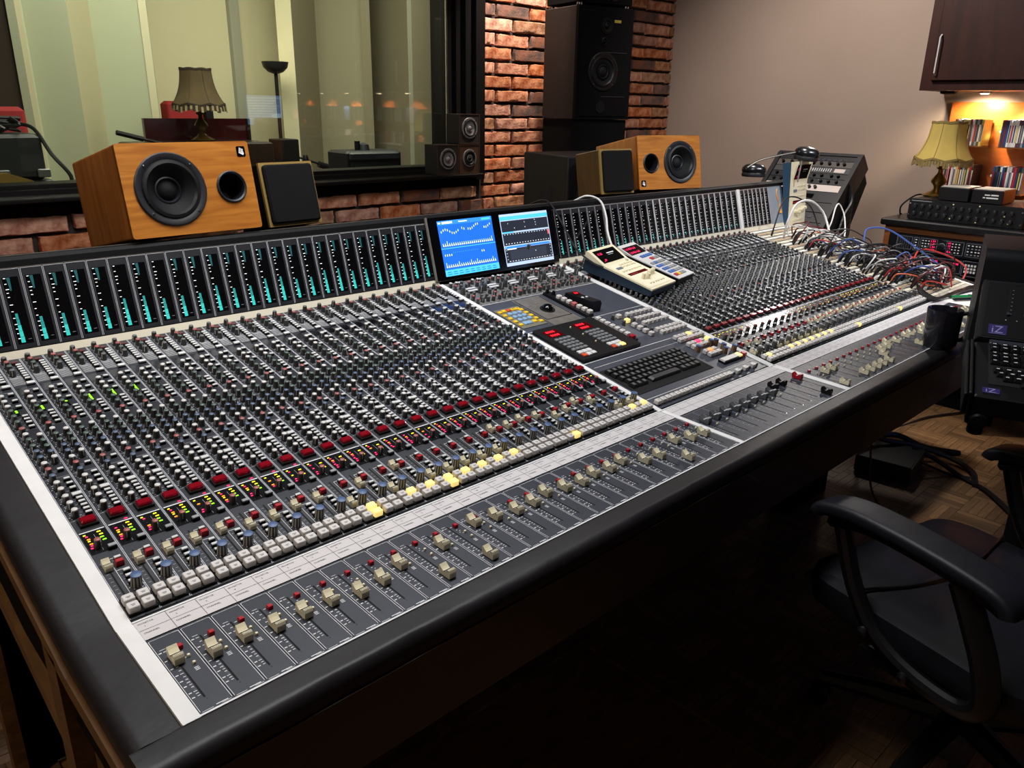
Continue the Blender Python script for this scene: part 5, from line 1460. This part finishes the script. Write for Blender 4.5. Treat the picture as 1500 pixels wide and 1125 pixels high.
for s in (-1, 1):
    a = inst('armrest', None, t, T((.3 * s, 0, 0)))
    # padded top
    P = smoothpath([(0, .212, .618), (0, .198, .638), (0, .12, .654), (0, -.02, .654), (0, -.14, .644), (0, -.185, .630), (0, -.197, .606)], 5)
    rs = []
    for i, p in enumerate(P):
        e = min(1, min(i, len(P) - 1 - i) / 3 + .35); tn = (P[min(i + 1, len(P) - 1)] - P[max(i - 1, 0)]).normalized(); nn = Vector((0, -tn.z, tn.y))
        if nn.z < 0: nn = -nn
        rs.append([tuple(p + Vector((x * e, 0, 0)) + nn * (zz * e)) for x, zz in ringrect(.041, .015, .011, 4)])
    G().rings(rs, CL, True).ob('arm_pad', a)
    G().tube(smoothpath([(0, .185, .612), (0, .10, .634), (0, -.03, .634), (0, -.13, .624), (0, -.18, .610)], 5), .017, CF, 8, flat=1.6).ob('pad_plate', a)
    G().tube(smoothpath([(0, .170, .620), (0, .152, .572), (0, .124, .505), (0, .085, .445), (0, .050, .412), (0, -.007, .384), (0, -.080, .370), (0, -.148, .374), (0, -.180, .408), (0, -.166, .480), (0, -.130, .555), (0, -.095, .620)], 5), .0180, CF, 10, flat=1.4).ob('arm_loop', a)
    for yy, zz in ((.060, .420), (-.040, .378)): G().lathe([(.012, 0), (.011, .006), (.004, .010)], CHROME if False else CF, 12, T((-.026, yy, zz)) @ Matrix.Rotation(-PI / 2, 4, 'Y')).ob('bolt', a)
    G().box(-.01 if s > 0 else -.0, .0 if s > 0 else .01, -.08, .08, .345, .365, CF).ob('arm_bracket', a)
G().rbox(-.27, .27, -.08, .08, ZS - .105, ZS - .088, CF, .004).ob('seat_plate', t)
G().lathe([(.028, .10), (.028, ZS - .10)], CF, 16).ob('gas_column', t)
for k in range(5):
    an = 2 * PI * k / 5 + .75
    d = Vector((math.cos(an), math.sin(an), 0))
    lg = G().tube([d * .03 + Vector((0, 0, .115)), d * .18 + Vector((0, 0, .098)), d * .30 + Vector((0, 0, .075))], [.030, .024, .018], CF, 8).ob('leg', t)
    for q in (-1, 1):
        G().lathe([(.024, -.008), (.026, -.004), (.026, .004), (.024, .008)], BLACK, 14, T(d * .30 + Vector((-d.y * .014 * q, d.x * .014 * q, .0262))) @ Matrix.Rotation(an + PI / 2, 4, 'Z') @ Matrix.Rotation(PI / 2, 4, 'Y')).ob('caster_wheel', lg)

# ================================================================== FLOOR: power box and leads
t = thing('power_unit', 'flat black metal box on the parquet under the console', 'power unit', TR(3.03, .335, FL, 8))
G().rbox(-.13, .11, -.105, .11, .006, .075, mat('box_black', '17181a', .45), .003).ob('casing', t)
G().box(-.132, .112, -.1075, -.104, .008, .073, mat('box_front_brown', '3a2e22', .5)).ob('front_plate', t)
G().box(.109, .113, -.10, .105, .008, .074, mat('box_side_alu', '6a6258', .4, metal=.5)).ob('side_plate', t)
for x, y in ((-.11, -.09), (.09, -.09), (-.11, .09), (.09, .09)): G().lathe([(.01, 0), (.01, .006)], BLACK, 8, T((x, y, 0))).ob('foot', t)
KB2 = mat('cable_black', '0e0e10', .45)
FZ = FL + .008
cable('floor_cable', [(2.98, .47, -.60), (3.05, .43, -.66), (3.14, .36, -.67), (3.26, .28, -.735), (3.40, .18, FZ)], .013, KB2, 'thick black lead leaving the power box and ending on the parquet', None, False)
cable('floor_cable', [(2.99, .46, -.62), (3.07, .40, -.68), (3.18, .30, -.71), (3.27, .17, -.755), (3.22, .07, FZ + .004), (3.10, .02, FZ)], .011, KB2, 'black lead looping over the power box and bending back', None, False)
cable('floor_cable', [(3.13, .29, -.70), (3.17, .20, -.74), (3.14, .08, FZ), (3.07, -.04, FZ), (2.86, -.22, FZ), (2.7, -.34, FZ)], .010, KB2, 'black lead running across the parquet towards the chair', None, False)
cable('floor_cable', [(3.06, .225, -.725), (3.14, .13, FZ), (3.17, .06, FZ)], .005, KB2, 'thin black lead from the front corner of the power box', None, False)
cable('floor_cable', [(3.25, .56, -.30), (3.35, .52, -.62), (3.50, .50, FZ), (3.75, .44, FZ), (4.0, .33, FZ), (4.2, .30, FZ)], .006, KB2, 'thin black wire wandering over the far parquet below the recorder remote', None, False)
cable('floor_cable', [(3.0, .50, -.45), (3.10, .50, -.70), (3.25, .55, FZ), (3.6, .60, FZ), (3.9, .62, FZ)], .006, KB2, 'thin black wire hanging from the console apron to the parquet', None, False)
cable('floor_cable', [(2.70, .32, -.40), (2.68, .28, -.70), (2.62, .20, FZ), (2.5, .1, FZ)], .004, mat('cable_dark_red', '6a1418', .45), 'dark red wire hanging down under the console', None, False)
cable('floor_cable', [(-.36, 1.42, FL + .006), (-.2, 1.36, FL + .006), (-.05, 1.30, FL + .006)], .006, KB2, 'black wire on the parquet beyond the wooden console leg', None, False)

# ================================================================== BOOTH CONTENTS (through the glass)
BROWNSH = mat('booth_shade', '4c3c1c', .9, noise=(20, '3e3018', .5))
table_lamp('brown fringed table lamp on the dark piano lid behind the glass', T((1.765, 3.95, .425)), 1.10, BROWNSH, mat('booth_lamp_base', '5a4418', .25, metal=.7), mat('booth_fringe', '8c7c5c', .9), mat('booth_braid', '2c2014', .9))
MAR = mat('piano_maroon', '2a0a0c', .15, coat=.5)
t = thing('grand_piano', 'dark maroon piano behind the glass carrying the brown lamp', 'piano', T((0, 0, 0)))
G().box(1.50, 2.12, 4.10, 4.13, .36, .545, MAR).ob('raised_lid', t); G().box(2.115, 2.13, 4.08, 4.13, .30, .545, BLACK).ob('lid_edge', t)
G().rbox(1.35, 2.12, 3.78, 4.13, .18, .42, mat('piano_top', '241a16', .3), .01).ob('case', t)
for x, y in ((1.42, 3.85), (2.05, 3.85), (1.75, 4.08)): G().box(x - .03, x + .03, y - .03, y + .03, FL, .18, BLACK).ob('leg', t)
t = thing('red_sofa', 'deep red sofa back behind the piano in the booth', 'sofa', T((1.88, 4.76, 0)))
REDF = mat('sofa_red', '8a1418', .8)
G().rbox(.0, .24, -.05, .08, -.2, .640, REDF, .02).ob('backrest', t); G().rbox(.0, .24, -.25, -.05, -.5, -.2, REDF, .02).ob('seat', t); G().box(.242, .29, -.08, .09, FL, .62, BLACK).ob('side_panel', t); G().box(.02, .22, -.24, .07, FL, -.5, BLACK).ob('base', t)
t = thing('floor_lamp', 'black torchiere floor lamp against the cream booth wall', 'lamp', T((2.50, 4.40, FL)))
G().lathe([(.13, 0), (.13, .015), (.02, .03)], BLACK, 24).ob('base', t); G().tube([(0, 0, .03), (0, 0, 1.61)], .012, BLACK, 10).ob('pole', t)
G().lathe([(.014, 1.60), (.05, 1.612), (.078, 1.64), (.087, 1.675), (.082, 1.675), (.072, 1.642), (.012, 1.618)], mat('torchiere_bowl', '3a3a3a', .4, metal=.6), 28).ob('bowl', t)
t = thing('microphone_stand', 'black microphone boom stand beside the torchiere', 'microphone stand', T((2.62, 4.3, FL)))
G().tube([(0, 0, .02), (0, 0, 1.06)], .009, BLACK, 8).ob('pole', t); G().tube([(-.22, 0, 1.12), (0, 0, 1.055), (.16, 0, 1.005)], .007, BLACK, 8).ob('boom', t)
G().tube([(.10, 0, 1.02), (.20, 0, .99)], .022, BLACK, 10).ob('microphone', t); G().lathe([(.016, 1.03), (.022, 1.06), (.014, 1.085)], BLACK, 10).ob('clutch', t)
G().tube([(.22, 0, .985), (.225, 0, .85)], .006, BLACK, 6).ob('microphone_cable', t)
for k in range(3): a = k * 2.09; G().tube([(0, 0, .12), (.28 * math.cos(a), .28 * math.sin(a), .012)], .008, BLACK, 6).ob('leg', t)
t = thing('boom_arm', 'black boom arm pointing up behind the wooden speaker nearer the window', 'microphone boom', T((1.215, 3.4, 0)))
G().tube([(-.10, 0, .494), (.02, .0, .462)], .012, BLACK, 8).ob('grip', t); G().tube([(.02, 0, .462), (.34, 0, .385)], .0065, BLACK, 8).ob('arm', t); G().tube([(.34, 0, .385), (.34, 0, FL + .02)], .01, BLACK, 8).ob('pole', t); G().lathe([(.14, 0), (.14, .02)], BLACK, 16, T((.34, 0, FL))).ob('base', t)
t = thing('small_monitor_box', 'small black mixer box on a stand in the booth by the microphone', 'mixer', T((2.34, 4.15, 0)))
G().rbox(-.02, .11, -.08, .08, .22, .42, BLACK, .005).ob('casing', t); G().box(-.10, .16, -.12, .12, .17, .218, mat('booth_shelf', '3a3a38', .5)).ob('tray', t); G().tube([(.03, 0, .17), (.03, 0, FL)], .02, BLACK, 8).ob('post', t)
# black case with cables at the left, keyboard in front
t = thing('guitar_amplifier', 'black amplifier case with tangled leads behind the glass', 'amplifier', T((.635, 3.25, 0)))
G().rbox(-.15, .09, -.12, .16, .315, .50, mat('amp_black', '17181c', .5), .015).ob('head', t); G().rbox(-.13, .12, -.13, .18, FL, .313, mat('amp_black', '17181c', .5), .015).ob('cabinet', t)
for x in (-.10, .05): G().rbox(x, x + .05, -.135, -.118, .325, .36, mat('case_latch', '7a7a78', .35, metal=.6), .004).ob('latch', t)
for k in range(8):
    rn = random.Random(k); pts = [(.52 + rn.uniform(-.05, .18), 3.2 + rn.uniform(-.05, .1), .505 + rn.uniform(0, .06)) for _ in range(6)]
    cable('booth_lead', pts, .008, KB2, 'black coiled lead on top of the amplifier in the booth', 'leads on the booth amplifier', False)
cable('booth_lead', [(.66, 3.2, .54), (.71, 3.16, .52), (.745, 3.10, .42), (.80, 3.08, .33), (.785, 3.08, .27)], .008, KB2, 'black lead hanging down the side of the booth amplifier', None, False)
t = thing('booth_sofa', 'deep red seat at the edge of the booth behind the amplifier', 'sofa', T((.72, 3.95, 0)))
G().rbox(-.5, .16, 0, .12, .1, .60, REDF, .02).ob('backrest', t); G().rbox(-.5, .16, -.3, 0, -.4, .1, REDF, .02).ob('seat', t); G().box(-.48, .14, -.28, .10, FL, -.4, BLACK).ob('base', t)
t = thing('keyboard_instrument', 'wooden edged keyboard at the edge of the booth window', 'keyboard', T((.52, 2.95, 0)))
G().prism([(-.5, .18), (-.5, .36), (.02, .36), (.10, .33), (.16, .29), (.24, .275), (.24, .18)], .0, .03, mat('keyboard_wood', '8a6a30', .4), 'y').ob('side_panel', t)
G().box(-.5, .06, -.14, -.002, .25, .30, BLACK).ob('key_bed', t)
for k in range(10): inst('white_key', G().box(-.45 + k * .023, -.429 + k * .023, -.13, -.01, .30, .312, CREAM).mesh('white_key'), t)
for x in (-.4, .1): G().box(x, x + .03, -.12, -.09, FL, .25, BLACK).ob('leg', t)
t = thing('guitar_combo', 'black combo amplifier with a cap on top beyond the glass', 'amplifier', TR(2.42, 3.25, 0, -4))
G().rbox(-.19, .17, -.10, .12, .12, .392, mat('amp_black', '17181c', .5), .012).ob('cabinet', t)
G().box(-.16, .14, -.104, -.098, .15, .33, mat('amp_grille', '202428', .8)).ob('grille', t); G().rbox(-.17, .15, -.11, .02, .340, .385, mat('slate_grey', '30323a', .4), .008).ob('control_panel', t)
G().rbox(-.17, .15, -.08, .10, FL, .12, BLACK, .01).ob('stand', t)
G().lathe([(.016, 0), (.016, .05)], BLACK, 10, T((-.06, 0, .392))).ob('knob', t); G().lathe([(.035, 0), (.03, .03), (.004, .042)], mat('slate_grey', '30323a', .4), 14, T((-.02, 0, .392))).ob('strap_coil', t)
G().tube([(-.19, -.05, .20), (-.30, -.05, .12)], .012, WALNF, 8).ob('strut', t)

# computer screens at the rear of the room that show as faint reflections in the window
t = thing('rear_monitor', 'computer screen on a tall stand, mirrored in the window as a pale square', 'monitor', TR(3.33, -.88, .575, 22))
G().rbox(-.16, .16, -.012, .012, -.14, .14, BLACK, .006).ob('casing', t)
s_ = G().box(-.15, .15, .0122, .0128, -.125, .125, glow('rear_screen', '7a9cd0', 3.2)).ob('screen', t)
g = G()
for k in range(9): g.box(-.14, .14 - .03 * (k % 3), .0129, .0133, .10 - k * .022, .105 - k * .022, glow('rear_screen_line', 'dce8fa', 3.5))
g.box(.06, .14, .0129, .0134, -.11, -.03, glow('rear_screen_pane', 'b8dcf8', 4.0)).ob('screen_rows', t)
G().tube([(0, -.02, -.14), (0, -.02, -1.33)], .02, BLACK, 8).ob('stand', t); G().lathe([(.14, 0), (.14, .02)], BLACK, 16, T((0, 0, FL - .575))).ob('base', t)
t = thing('rear_monitor', 'lower computer screen at the rear, mirrored in the window as a blue patch', 'monitor', TR(3.10, -.80, .27, 22))
G().rbox(-.14, .14, -.012, .012, -.11, .11, BLACK, .006).ob('casing', t)
G().box(-.13, .13, .0122, .0128, -.10, .10, glow('rear_screen_blue', '1450c8', 4.0)).ob('screen', t)
G().tube([(0, -.02, -.11), (0, -.02, -1.03)], .02, BLACK, 8).ob('stand', t); G().lathe([(.12, 0), (.12, .02)], BLACK, 16, T((0, 0, FL - .27))).ob('base', t)

# ================================================================== lift everything onto a floor at z = 0
for o in list(COL.objects):
    if o.parent is None:
        o.matrix_basis = T((0, 0, H0)) @ o.matrix_basis
